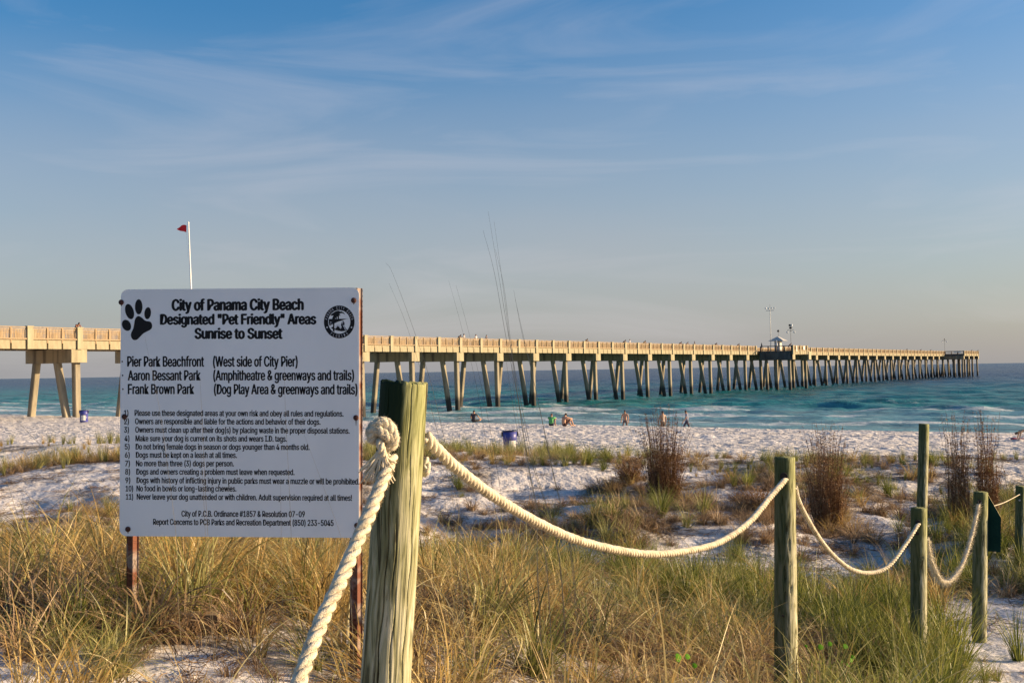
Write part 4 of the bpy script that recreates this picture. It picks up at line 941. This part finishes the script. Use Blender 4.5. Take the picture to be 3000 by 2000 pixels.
# rust-coloured U-channel legs with punched holes
def channel(xc, ytop, ybot, w=.062, hole_front=True):
    p_ = .0254; n_ = int((ytop-ybot)/p_); b = MB(); z0 = -.0035
    hx = .012
    for i in range(n_):
        y0 = ytop-i*p_; y1 = y0-p_; ym = (y0+y1)/2; o8 = [(hx/2*1.0*math.cos(R(22.5+45*j))*1.05, hx/2*math.sin(R(22.5+45*j))*1.05) for j in range(8)]
        # web cell with a round hole
        cell = [(w*.2, ym+p_/4), (w*.1, y0), (-w*.1, y0), (-w*.2, ym+p_/4), (-w*.2, ym-p_/4), (-w*.1, y1), (w*.1, y1), (w*.2, ym-p_/4)]
        v = [(xc+a, c, z0) for a, c in cell]+[(xc+a, ym+c, z0) for a, c in o8]
        b.add(v, [(j, (j+1) % 8, 8+(j+1) % 8, 8+j) for j in range(8)])
        b.add([(xc+w*.2,y0,z0),(xc+w*.1,y0,z0),(xc+w*.2,ym+p_/4,z0)], [(0,1,2)]).add([(xc-w*.2,y0,z0),(xc-w*.1,y0,z0),(xc-w*.2,ym+p_/4,z0)], [(0,2,1)])
        b.add([(xc+w*.2,y1,z0),(xc+w*.1,y1,z0),(xc+w*.2,ym-p_/4,z0)], [(0,2,1)]).add([(xc-w*.2,y1,z0),(xc-w*.1,y1,z0),(xc-w*.2,ym-p_/4,z0)], [(0,1,2)])
    ye = ytop-n_*p_
    prof = [(.2, z0), (.36, z0-.026), (.5, z0-.027), (.5, z0-.031), (.34, z0-.031), (.17, z0-.004)]
    for s_ in (1, -1):
        v = [(xc+s_*w*a, y, z) for y in (ytop, ye) for a, z in prof]; m_ = len(prof)
        b.add(v, [((j, j+1, m_+j+1, m_+j) if s_ < 0 else (j+1, j, m_+j, m_+j+1)) for j in range(m_-1)])
    b.add([(xc-w*.17, ytop, z0-.004), (xc+w*.17, ytop, z0-.004), (xc+w*.17, ye, z0-.004), (xc-w*.17, ye, z0-.004)], [(0,1,2,3)])
    o = b.build('sign_leg', M_rust, sign)
    # dark slots down the flange edge
    hb = MB()
    for i in range(n_):
        y = ytop-(i+.5)*p_; hb.box(xc+w*.5-.0005, xc+w*.5+.0006, y-.0045, y+.0045, z0-.030, z0-.028); hb.box(xc+w*.40, xc+w*.425, y-.004, y+.004, z0-.0272, z0-.0266)
    hb.build('slots', M_hole, sign)['kind'] = 'stuff'
gl = S(385, 1900); topy = cy0+hh
xl = S(374, 1600).x+.012; xr_ = cx0+hw-.021
for xc in (xl, xr_):
    wp = SM @ Vector((xc, cy0-hh-.4, 0)); yb = (SMI @ Vector((wp.x, wp.y, gz(wp.x, wp.y)-.25))).y
    channel(xc, topy-.002, yb, .062)
# squared timber lying at the foot of the left leg
q = P(420, 1850, 5.35); pz = gz(q.x, q.y)
o = MB().box(-.10, .42, -.045, .045, -.02, .05).build('timber_block', mat('old_timber', (.30,.22,.12), .9, col2=(.16,.11,.07), scale=14, stretch=(.2,1,1)))
o.location = (q.x-.05, q.y, max(pz, q.z)+.01 if pz < q.z else pz+.03); o.rotation_euler = (0, .04, .1); tag(o, 'old squared timber lying at the foot of the left sign leg', 'timber')
# ---------------------------------------------------------------- vegetation
def leaf_mat(name, c0, c1, c2, trans=.35):
    m = bpy.data.materials.new(name); m.use_nodes = True; t, n, l = nodes_of(m); n.remove(n['Principled BSDF']); out = n['Material Output']
    at = n.new('ShaderNodeAttribute'); at.attribute_name = 'tint'; oi = n.new('ShaderNodeObjectInfo')
    a = n.new('ShaderNodeMath'); a.operation = 'MULTIPLY_ADD'; a.inputs[1].default_value = .35; l.new(oi.outputs['Random'], a.inputs[0])
    s = n.new('ShaderNodeMath'); s.operation = 'MULTIPLY'; s.inputs[1].default_value = .72; l.new(at.outputs['Fac'], s.inputs[0]); l.new(s.outputs[0], a.inputs[2])
    r = n.new('ShaderNodeValToRGB'); e = r.color_ramp.elements; e[0].position = .08; e[0].color = (*c0, 1); e[1].position = .95; e[1].color = (*c2, 1); q = e.new(.5); q.color = (*c1, 1)
    l.new(a.outputs[0], r.inputs[0])
    d = n.new('ShaderNodeBsdfDiffuse'); tr = n.new('ShaderNodeBsdfTranslucent'); gl = n.new('ShaderNodeBsdfGlossy'); gl.inputs['Roughness'].default_value = .45; gl.inputs['Color'].default_value = (.5,.5,.5,1)
    mx = n.new('ShaderNodeMixShader'); mx.inputs[0].default_value = trans; m2 = n.new('ShaderNodeMixShader'); m2.inputs[0].default_value = .05
    l.new(r.outputs[0], d.inputs[0]); l.new(r.outputs[0], tr.inputs[0]); l.new(d.outputs[0], mx.inputs[1]); l.new(tr.outputs[0], mx.inputs[2]); l.new(mx.outputs[0], m2.inputs[1]); l.new(gl.outputs[0], m2.inputs[2])
    l.new(m2.outputs[0], out.inputs['Surface']); return m
M_gold = leaf_mat('golden_grass', (.13,.078,.025), (.46,.30,.09), (.64,.51,.23))
M_hoop = leaf_mat('arching_grass', (.30,.21,.08), (.50,.38,.15), (.66,.57,.30))
M_olive = leaf_mat('olive_grass', (.06,.06,.015), (.24,.24,.06), (.50,.45,.18))
M_grn = leaf_mat('green_grass', (.035,.05,.008), (.16,.19,.025), (.42,.40,.10))
M_dry = leaf_mat('dry_grass', (.09,.055,.03), (.27,.17,.09), (.52,.38,.22), .25)
M_shrub = leaf_mat('brown_shrub', (.075,.036,.018), (.24,.13,.065), (.50,.34,.19), .35)
def tuft(mat_, nb, h, spread, droop, w, upright=.5, seg=6, hollow=.04, rs=1):
    rr = random.Random(rs); b = MB(); tint = []
    for _ in range(nb):
        a = rr.uniform(0, 6.283); br = rr.random()**.6*spread*hollow*4
        base = Vector((br*math.cos(a+rr.uniform(-1,1)), br*math.sin(a+rr.uniform(-1,1)), -.03))
        d = Vector((math.cos(a), math.sin(a), 0)); Ln = h*rr.uniform(.5,1.25); th0 = rr.uniform(0,.5)*(1.3-upright); bend = droop*rr.uniform(.25,1.0)*3.3*(1.25-upright)
        pts = [base]; sw = rr.uniform(-.5,.5)
        for i in range(seg):
            t = (i+.5)/seg; th = th0+bend*t**1.6; dd = d.copy(); dd.rotate(Euler((0,0,sw*t)))
            pts.append(pts[-1]+(dd*math.sin(th)+Vector((0,0,math.cos(th))))*(Ln/seg))
        side = d.cross(Vector((0,0,1))); side.rotate(Euler((0,0,rr.uniform(-.9,.9))))
        b.ribbon(pts, w*rr.uniform(.6,1.3), side); tn = rr.random(); tint += [tn]*(2*(seg+1))
    me = mesh('grass_tuft', b.v, b.f, mat_); at = me.attributes.new('tint', 'FLOAT', 'POINT'); at.data.foreach_set('value', tint); return me
protos = [tuft(M_gold, 78, .74, .5, .90, .0095, .22, 8, rs=1), tuft(M_gold, 56, .78, .5, 1.1, .010, .08, 9, rs=2), tuft(M_olive, 84, .72, .45, .85, .0092, .28, 8, rs=3),
          tuft(M_grn, 84, .72, .34, .6, .0098, .6, 7, rs=4), tuft(M_grn, 80, .68, .45, .9, .0092, .35, 8, rs=5), tuft(M_dry, 150, .50, .48, 1.15, .0088, .0, 8, rs=6),
          tuft(M_dry, 110, .30, .36, .9, .0075, .1, 7, rs=7), tuft(M_olive, 50, .60, .22, .4, .0085, .9, rs=8), tuft(M_gold, 50, .42, .24, .6, .0075, .7, rs=9),
          tuft(M_olive, 44, .82, .5, 1.15, .0105, .12, 9, rs=10), tuft(M_hoop, 26, .90, .5, 1.2, .011, .05, 12, rs=11)]
pc_ = bpy.data.collections.new('grass_tufts')
for me in protos:
    o = bpy.data.objects.new('grass_tuft', me); pc_.objects.link(o)
order = sorted(range(len(protos)), key=lambda i: pc_.objects[i].name); inv = [order.index(i) for i in range(len(protos))]
def scatter(name, pts, label, coll):
    me = bpy.data.meshes.new(name); n = len(pts); A = np.array(pts, float)   # x y z idx rz tiltx tilty scale zscale
    me.vertices.add(n); me.vertices.foreach_set('co', A[:, :3].ravel())
    at = me.attributes.new('idx', 'INT', 'POINT'); at.data.foreach_set('value', A[:, 3].astype(np.int32))
    at = me.attributes.new('rot', 'FLOAT_VECTOR', 'POINT'); at.data.foreach_set('vector', np.stack([A[:, 5], A[:, 6], A[:, 4]], -1).ravel())
    at = me.attributes.new('scl', 'FLOAT_VECTOR', 'POINT'); at.data.foreach_set('vector', np.stack([A[:, 7], A[:, 7], A[:, 8]], -1).ravel())
    o = link(name, me); tag(o, label, 'grass', kind='stuff')
    ng = bpy.data.node_groups.new(name, 'GeometryNodeTree'); ng.interface.new_socket('Geometry', in_out='INPUT', socket_type='NodeSocketGeometry'); ng.interface.new_socket('Geometry', in_out='OUTPUT', socket_type='NodeSocketGeometry')
    gi = ng.nodes.new('NodeGroupInput'); go = ng.nodes.new('NodeGroupOutput'); ip = ng.nodes.new('GeometryNodeInstanceOnPoints'); ci = ng.nodes.new('GeometryNodeCollectionInfo')
    ci.inputs['Collection'].default_value = coll; ci.inputs['Separate Children'].default_value = True; ci.inputs['Reset Children'].default_value = True
    def na(nm, ty): q = ng.nodes.new('GeometryNodeInputNamedAttribute'); q.data_type = ty; q.inputs[0].default_value = nm; return q.outputs[0]
    er = ng.nodes.new('FunctionNodeEulerToRotation'); ng.links.new(na('rot', 'FLOAT_VECTOR'), er.inputs[0])
    ng.links.new(gi.outputs[0], ip.inputs['Points']); ng.links.new(ci.outputs[0], ip.inputs['Instance']); ip.inputs['Pick Instance'].default_value = True
    ng.links.new(na('idx', 'INT'), ip.inputs['Instance Index']); ng.links.new(er.outputs[0], ip.inputs['Rotation']); ng.links.new(na('scl', 'FLOAT_VECTOR'), ip.inputs['Scale'])
    ng.links.new(ip.outputs[0], go.inputs[0]); md = o.modifiers.new('scatter', 'NODES'); md.node_group = ng; return o
def bare(x, y):
    for (cx, cy, a, b_) in SANDP:
        if ((x-cx)/a)**2+((y-cy)/b_)**2 < 1+.9*(float(fbm(x*1.3, y*1.3, 2))-.5): return True
    return False
rr = random.Random(3)
near = []; far = []
def put(lst, x, y, i, sc, zs=1, til=.18):
    lst.append((x, y, gz(x, y)-.02, inv[i], rr.uniform(0, 6.28), rr.gauss(0, til), rr.gauss(0, til), sc, sc*zs))
HEAPS = []
for (px_, py_, hs) in ((1780, 1890, .5), (2420, 1940, .5), (2150, 1950, .5), (2630, 1730, .4), (1250, 1800, .4)):
    g = G(px_, py_); HEAPS.append((g.x, g.y, hs))
# foreground and middle: 2.6 .. 34 m
for (y0, y1, dens, big) in ((3.0, 7.5, 11, 1), (7.5, 13, 9.0, 1), (13, 21, 6.5, 1.0), (21, 34, 4.6, 1.1)):
    area = 0; 
    half = lambda y: .62*y+2.2
    n_ = int(dens*(y1-y0)*(half(y0)+half(y1)))
    for _ in range(n_):
        y = rr.uniform(y0, y1); x = rr.uniform(-1, 1)*half(y)
        if math.hypot(x-0, y) < 2.8: continue
        if x*UX+y*UY > 31: continue
        d_ = float(fbm(x*.35+40, y*.35+4, 3)); thin = float(fbm(x*.8+9, y*.8+2, 2))
        if 17.5 < y < 29 and (hum(x, y) < .44+.07*rr.random()-(.13 if x > 4.2+.12*y-1.5 else 0)): continue
        pq = 1500+x/y*FPX
        if 15.5 < y < 21 and (abs(pq-1945) < 110 or abs(pq-2420) < 90) and rr.random() < .7: continue
        hp = [1 for (hx, hy, hs) in HEAPS if abs(x-hx) < hs and -hs*3.4 < y-hy < hs]
        if hp and rr.random() < .8: continue
        bp_ = bare(x, y)
        if bp_ and rr.random() < .93: continue
        lim_ = .40 if y > 20 else (.33 if y > 13 else .22)
        if thin < lim_ and rr.random() < .8: continue
        gsel = float(fbm(x*.45+70, y*.45+50, 2))+.035*(x-1.0)*(1 if y < 22 else .2)
        if x < -.8: gsel -= .10
        u = rr.random()
        if gsel > .565: i = 3 if u < .45 else (4 if u < .72 else (2 if u < .9 else 5))
        elif gsel > .46: i = 2 if u < .34 else (9 if u < .52 else (0 if u < .7 else (7 if u < .78 else (5 if u < .93 else 4))))
        else: i = 0 if u < .30 else (1 if u < .52 else (5 if u < .72 else (2 if u < .88 else (9 if u < .95 else 6))))
        if y < 11 and rr.random() < .17: i = 10
        if y > 15 and u < .3: i = 5
        s_ = rr.uniform(.6, 1.2)*(big if y < 15 else .85)
        if y < 5.2 and x < -.6: s_ *= .72
        if bp_: s_ *= .5
        put(near, x, y, i, s_)
for (hx, hy, hs) in HEAPS:
    for _ in range(34): put(near, hx+rr.gauss(0, hs*.8), hy-abs(rr.gauss(0, hs*1.7)), rr.choice((5, 5, 6, 10)), rr.uniform(.55,1.0), .9, .3)
for (px_, py_, n_, sp, i_) in ((250, 1960, 9, .35, 2), (60, 1900, 8, .3, 9), (560, 1950, 9, .3, 6), (420, 1900, 6, .25, 3), (2900, 1960, 10, .5, 6), (2750, 1985, 12, .35, 4)):
    g = G(px_, py_)
    for _ in range(n_):
        x, y = g.x+rr.gauss(0, sp), g.y+rr.gauss(0, sp)*.6; put(near, x, y, i_ if rr.random() < .6 else 6, rr.uniform(.35,.6))
# green clumps by the last posts
for (px_, py_, n_, sp) in ((2560, 1900, 26, .5), (2600, 1800, 12, .3), (2050, 1780, 16, .5), (1840, 1700, 12, .4), (2960, 1640, 24, .6), (2480, 1950, 16, .4)):
    g = G(px_, py_)
    for _ in range(n_):
        x, y = g.x+rr.gauss(0, sp), g.y+rr.gauss(0, sp); put(near, x, y, 3 if rr.random() < .6 else 4, rr.uniform(.7,1.1))
# brown heaps
for (px_, py_, n_, sp) in ((1780, 1880, 26, .32), (2420, 1930, 22, .3), (2150, 1950, 20, .3), (2630, 1720, 16, .35), (230, 1830, 16, .3), (900,1640,20,.5), (2100,1480,34,1.2),(2400,1500,30,1.3),(1900,1450,34,1.2),(1600,1500,22,.9),(2250,1540,26,1.0),(2620,1470,26,1.2),(2780,1500,26,1.2),(1450,1560,16,.8),(1750,1540,24,1.0)):
    g = G(px_, py_)
    for _ in range(n_):
        x, y = g.x+rr.gauss(0, sp), g.y+rr.gauss(0, sp); put(near, x, y, 5 if rr.random() < .7 else 6, rr.uniform(.7,1.2), 1.0, .3)
scatter('dune_grass', near, 'dense golden and green dune grass over the sand around the posts', pc_)
# beach edge grass, thin upright stands along the front of the dune
for _ in range(2600):
    s_ = rr.gauss(31.5, 3.0); t_ = rr.uniform(-45, 26); x = s_*UX+t_*VX; y = s_*UY+t_*VY
    if y < 20 or s_ > 37.5: continue
    if float(fbm(x*.22+5, y*.22+60, 2)) < (.42 if x < 2 else .52): continue
    px_ = 1500+x/y*FPX
    if abs(px_-1494) < 60 and y > 36: continue
    if px_ < -700 or px_ > 3700: continue
    put(far, x, y, rr.choice((7, 7, 8, 2)), rr.uniform(.8, 1.25)*(1 if x < 2 else .62), .9, .12)
for _ in range(520):
    x = rr.uniform(-24, -6); y = 33+rr.gauss(0, 1.6)+.12*(x+15)
    if float(fbm(x*.5+5, y*.5+60, 2)) > .36: put(far, x, y, rr.choice((8, 8, 7, 0)), rr.uniform(.8, 1.2), 1, .12)
scatter('beach_edge_grass', far, 'thin olive grass standing along the seaward edge of the dune', pc_)
# dead runners and twigs on the bare sand
def twig(rs):
    r_ = random.Random(rs); b = MB(); tint = []
    for _ in range(16):
        a = r_.uniform(0, 6.28); p = Vector((r_.gauss(0,.12), r_.gauss(0,.12), 0)); pts = [p]
        for i in range(5): a += r_.uniform(-.6,.6); p = p+Vector((math.cos(a)*.07, math.sin(a)*.07, r_.uniform(-.01,.035))); pts.append(p)
        n0 = len(b.v); b.tube(pts, .0035, 3, False); tint += [r_.random()*.5]*(len(b.v)-n0)
    me = mesh('twigs', b.v, b.f, M_dry); at = me.attributes.new('tint', 'FLOAT', 'POINT'); at.data.foreach_set('value', tint); return me
tcl = bpy.data.collections.new('twig_bits')
for i in range(3): tcl.objects.link(bpy.data.objects.new('twigs', twig(i)))
tw = []
for _ in range(2600):
    y = 4+28*rr.random()**.8; x = rr.uniform(-1,1)*(.58*y+1.5)
    if x > 4.2 and y < 12: continue
    tw.append((x, y, gz(x, y)+.003, rr.randrange(3), rr.uniform(0,6.28), 0, 0, rr.uniform(.6,1.3)*(.42 if y < 9 else (1 if y < 14 else 1.5)), .6))
scatter('dead_grass_litter', tw, 'dark dead runners and twigs strewn on the dune sand', tcl)
# tall brown shrubs
def shrub(px_, pyb, Y, w, h, label, n, seed, lobes=1):
    r_ = random.Random(seed); c = P(px_, pyb, Y); base = Vector((c.x, c.y, gz(c.x, c.y))); 
    e = empty('dead_shrub', base, label, 'shrub', 'tall dry shrubs on the dune')
    st = MB(); ts = []; lf = MB(); tl = []
    for _ in range(n):
        lb = r_.randrange(lobes); ox = (lb-(lobes-1)/2)*w*.62 if lobes > 1 else 0
        a = r_.uniform(0, 6.28); rad_ = r_.random()**.5*w*(.38 if lobes == 1 else .22)
        x0, y0 = ox+rad_*math.cos(a)*.6, rad_*math.sin(a)*.6; H = h*1.14*r_.uniform(.36, 1.0)*(1-.25*(rad_/(w*.5))**2)
        x1 = ox+rad_*math.cos(a)*r_.uniform(.9,1.9); y1 = rad_*math.sin(a)*1.4; pts = []
        for i in range(8):
            t = i/7; pts.append(Vector((x0+(x1-x0)*t+.03*math.sin(t*7+a), y0+(y1-y0)*t+.02*math.sin(t*5+a*2), H*t)))
        n0 = len(st.v); st.tube(pts, [.0055*(1-.75*i/7) for i in range(8)], 3, False); ts += [r_.random()]*(len(st.v)-n0)
        for _ in range(24):       # curled dead leaves
            t = r_.uniform(.18, 1); i = min(6, int(t*7)); p = pts[i].lerp(pts[i+1], t*7-i); b_ = r_.uniform(0, 6.28)
            d = Vector((math.cos(b_), math.sin(b_), r_.uniform(-.2,.9))).normalized(); ln = r_.uniform(.03,.10)*(1.15-.5*t)
            side = d.cross(Vector((0,0,1)))
            side = side.normalized() if side.length > .1 else Vector((1,0,0)); n0 = len(lf.v)
            lf.ribbon([p, p+d*ln*.5+Vector((0,0,.01)), p+d*ln+Vector((0,0,-.03*r_.random()))], r_.uniform(.011,.021), side); tl += [r_.random()]*(len(lf.v)-n0)
    for b, t, nm in ((st, ts, 'stems'), (lf, tl, 'leaves')):
        me = mesh(nm, b.v, b.f, M_shrub); at = me.attributes.new('tint', 'FLOAT', 'POINT'); at.data.foreach_set('value', t); o = link(nm, me, e); o['kind'] = 'stuff'
    for _ in range(20):
        x, y = base.x+r_.gauss(0, w*.45), base.y-.25+r_.gauss(0,.3); put(base_t, x, y, r_.choice((5,6,5,0)), r_.uniform(.55,.95), 1.1)
base_t = []
shrub(1945, 1425, 24.0, 1.05, 2.15, 'broad tall brown shrub behind the hanging rope', 330, 1)
shrub(2420, 1400, 21.0, .95, 1.95, 'narrower brown shrub right of the green-topped post', 260, 2)
shrub(2850, 1440, 19.0, .85, 2.0, 'twin-topped brown shrub above the green board', 230, 3, 2)
shrub(1840, 1370, 27.0, .8, .6, 'low dark bush beside the broad brown shrub', 120, 4)
shrub(2230, 1420, 22.0, 1.0, .45, 'low dark brown bush between the rope posts', 140, 5)
scatter('shrub_foot_grass', base_t, 'drooping dry grass around the feet of the brown shrubs', pc_)
# tall seed stalks
M_stalk = leaf_mat('grass_stalk', (.20,.15,.09), (.34,.27,.16), (.50,.42,.28), .1)
def stalks(label, lines, Y, w=.0036, jit=0, extra=0, seedhead=False):
    r_ = random.Random(len(label)); c = P(lines[0][0][0], lines[0][0][1], Y); e = empty('sea_oats', (c.x, c.y, gz(c.x, c.y)), label, 'grass plant', 'tall seed stalks above the grass')
    o_ = e.location.copy(); al = []
    for ln in lines:
        al.append(ln)
        for _ in range(extra):
            dx, dt = r_.uniform(-28, 28), r_.uniform(-30, 30); n_ = len(ln); al.append([(x+dx*.4+(dt)*i/(n_-1), y+(abs(r_.gauss(0,90)) if i == n_-1 else 0)) for i, (x, y) in enumerate(ln)])
    for ln in al:
        yy = Y+r_.uniform(-.25,.25); pts = [P(x, y, yy+.12*i) for i, (x, y) in enumerate(ln)]
        g = gz(pts[0].x, pts[0].y)
        if pts[0].z > g: pts = [Vector((pts[0].x+.03, pts[0].y-.02, g-.05))]+pts
        cp = catmull(pts, 6); n_ = len(cp); b = MB().tube([q-o_ for q in cp], [w*.5*(1-.78*i/n_) for i in range(n_)], 4)
        me = mesh('stalk', b.v, b.f, M_stalk); tn = r_.random(); at = me.attributes.new('tint', 'FLOAT', 'POINT'); at.data.foreach_set('value', [tn]*len(b.v)); link('stalk', me, e)
stalks('tall leaning seed stalks crossing the sky right of the thick post', [[(1640,1640),(1560,1340),(1495,1010),(1460,800),(1430,620)], [(1600,1650),(1545,1350),(1500,1050),(1475,850),(1448,650)], [(1680,1660),(1620,1380),(1560,1100),(1530,980),(1505,850)], [(1575,1700),(1570,1500),(1520,1240),(1490,1000)]], 5.6, .0048, extra=1)
stalks('pair of thin seed stalks leaning left just beyond the thick post', [[(1370,1700),(1335,1450),(1270,1150),(1210,960),(1150,800),(1130,770)], [(1350,1690),(1320,1430),(1245,1130),(1190,950),(1140,830)]], 5.0, .0036)
stalks('faint curved seed stalks between the thick post and the tallest stalks', [[(1480,1700),(1445,1450),(1400,1150),(1350,950),(1314,820)], [(1500,1700),(1470,1460),(1425,1200),(1375,980),(1336,835)]], 6.0, .0036)
stalks('seed stalks standing in front of the sign panel', [[(522,1760),(516,1571),(490,1360),(466,1190),(424,985)], [(617,1720),(609,1571),(600,1400),(590,1187),(585,1100)], [(612,1730),(602,1571),(595,1420),(588,1300)], [(856,1720),(853,1571),(846,1400),(836,1200),(833,1070)], [(826,1720),(824,1571),(822,1400)], [(1022,1670),(1000,1575),(957,1452),(915,1335),(880,1243)]], 4.75, .0022)
stalks('long bent stalks leaning up to the left of the sign', [[(420,1760),(335,1598),(190,1388),(67,1250),(-10,1178)], [(430,1640),(355,1475),(240,1390),(129,1315)], [(110,1740),(78,1598),(30,1440),(0,1345)], [(520,1700),(450,1620),(330,1500),(215,1380)]], 6.2, .0045)
stalks('short dark stalks rising beside the tall thin post', [[(2860,1500),(2790,1420),(2760,1350),(2735,1300)], [(2950,1430),(2925,1300),(2930,1200)]], 18, .010)
stalks('lone dry stalks in the grass below the hanging rope', [[(1640,1990),(1600,1850),(1570,1620),(1545,1500)], [(1380,1900),(1330,1700),(1290,1500)], [(1560,1850),(1520,1650),(1500,1530)]], 6.6, .0045)
# round-leaved pennywort low in the grass
M_penny = mat('pennywort_leaf', (.08,.22,.008), .7, spec=.1)
for i, (px_, py_, Y, lb) in enumerate(((2003, 1915, 6.2, 'bright round pennywort leaf below the long rope'), (2483, 1922, 7.6, 'bright round pennywort leaves right of the green-topped post'), (2425, 1880, 7.8, 'pennywort leaves half hidden beside the green-topped post'))):
    c = P(px_, py_, Y); e = empty('pennywort', (c.x, c.y, gz(c.x, c.y)), lb, 'plant'); r_ = random.Random(i)
    for j in range(4):
        q = c+Vector((r_.gauss(0,.05), r_.gauss(0,.06), r_.gauss(0,.02)-.03))-e.location; n_ = 12; rad_ = r_.uniform(.010,.022); nrm = Vector((r_.uniform(-.3,.6), -1, r_.uniform(.2,1))).normalized(); a = nrm.orthogonal().normalized(); b_ = nrm.cross(a)
        v = [q+nrm*.004]+[q+(a*math.cos(2*math.pi*t/n_)+b_*math.sin(2*math.pi*t/n_))*rad_*(1+.08*math.cos(6*math.pi*t/n_)) for t in range(n_)]
        link('leaf', mesh('leaf', v, [(0, 1+t, 1+(t+1) % n_) for t in range(n_)], M_penny, True), e)
        MB().tube([q, Vector((q.x*.3, q.y*.3, -.03))], .0012, 4, False).build('stem', M_penny, e)
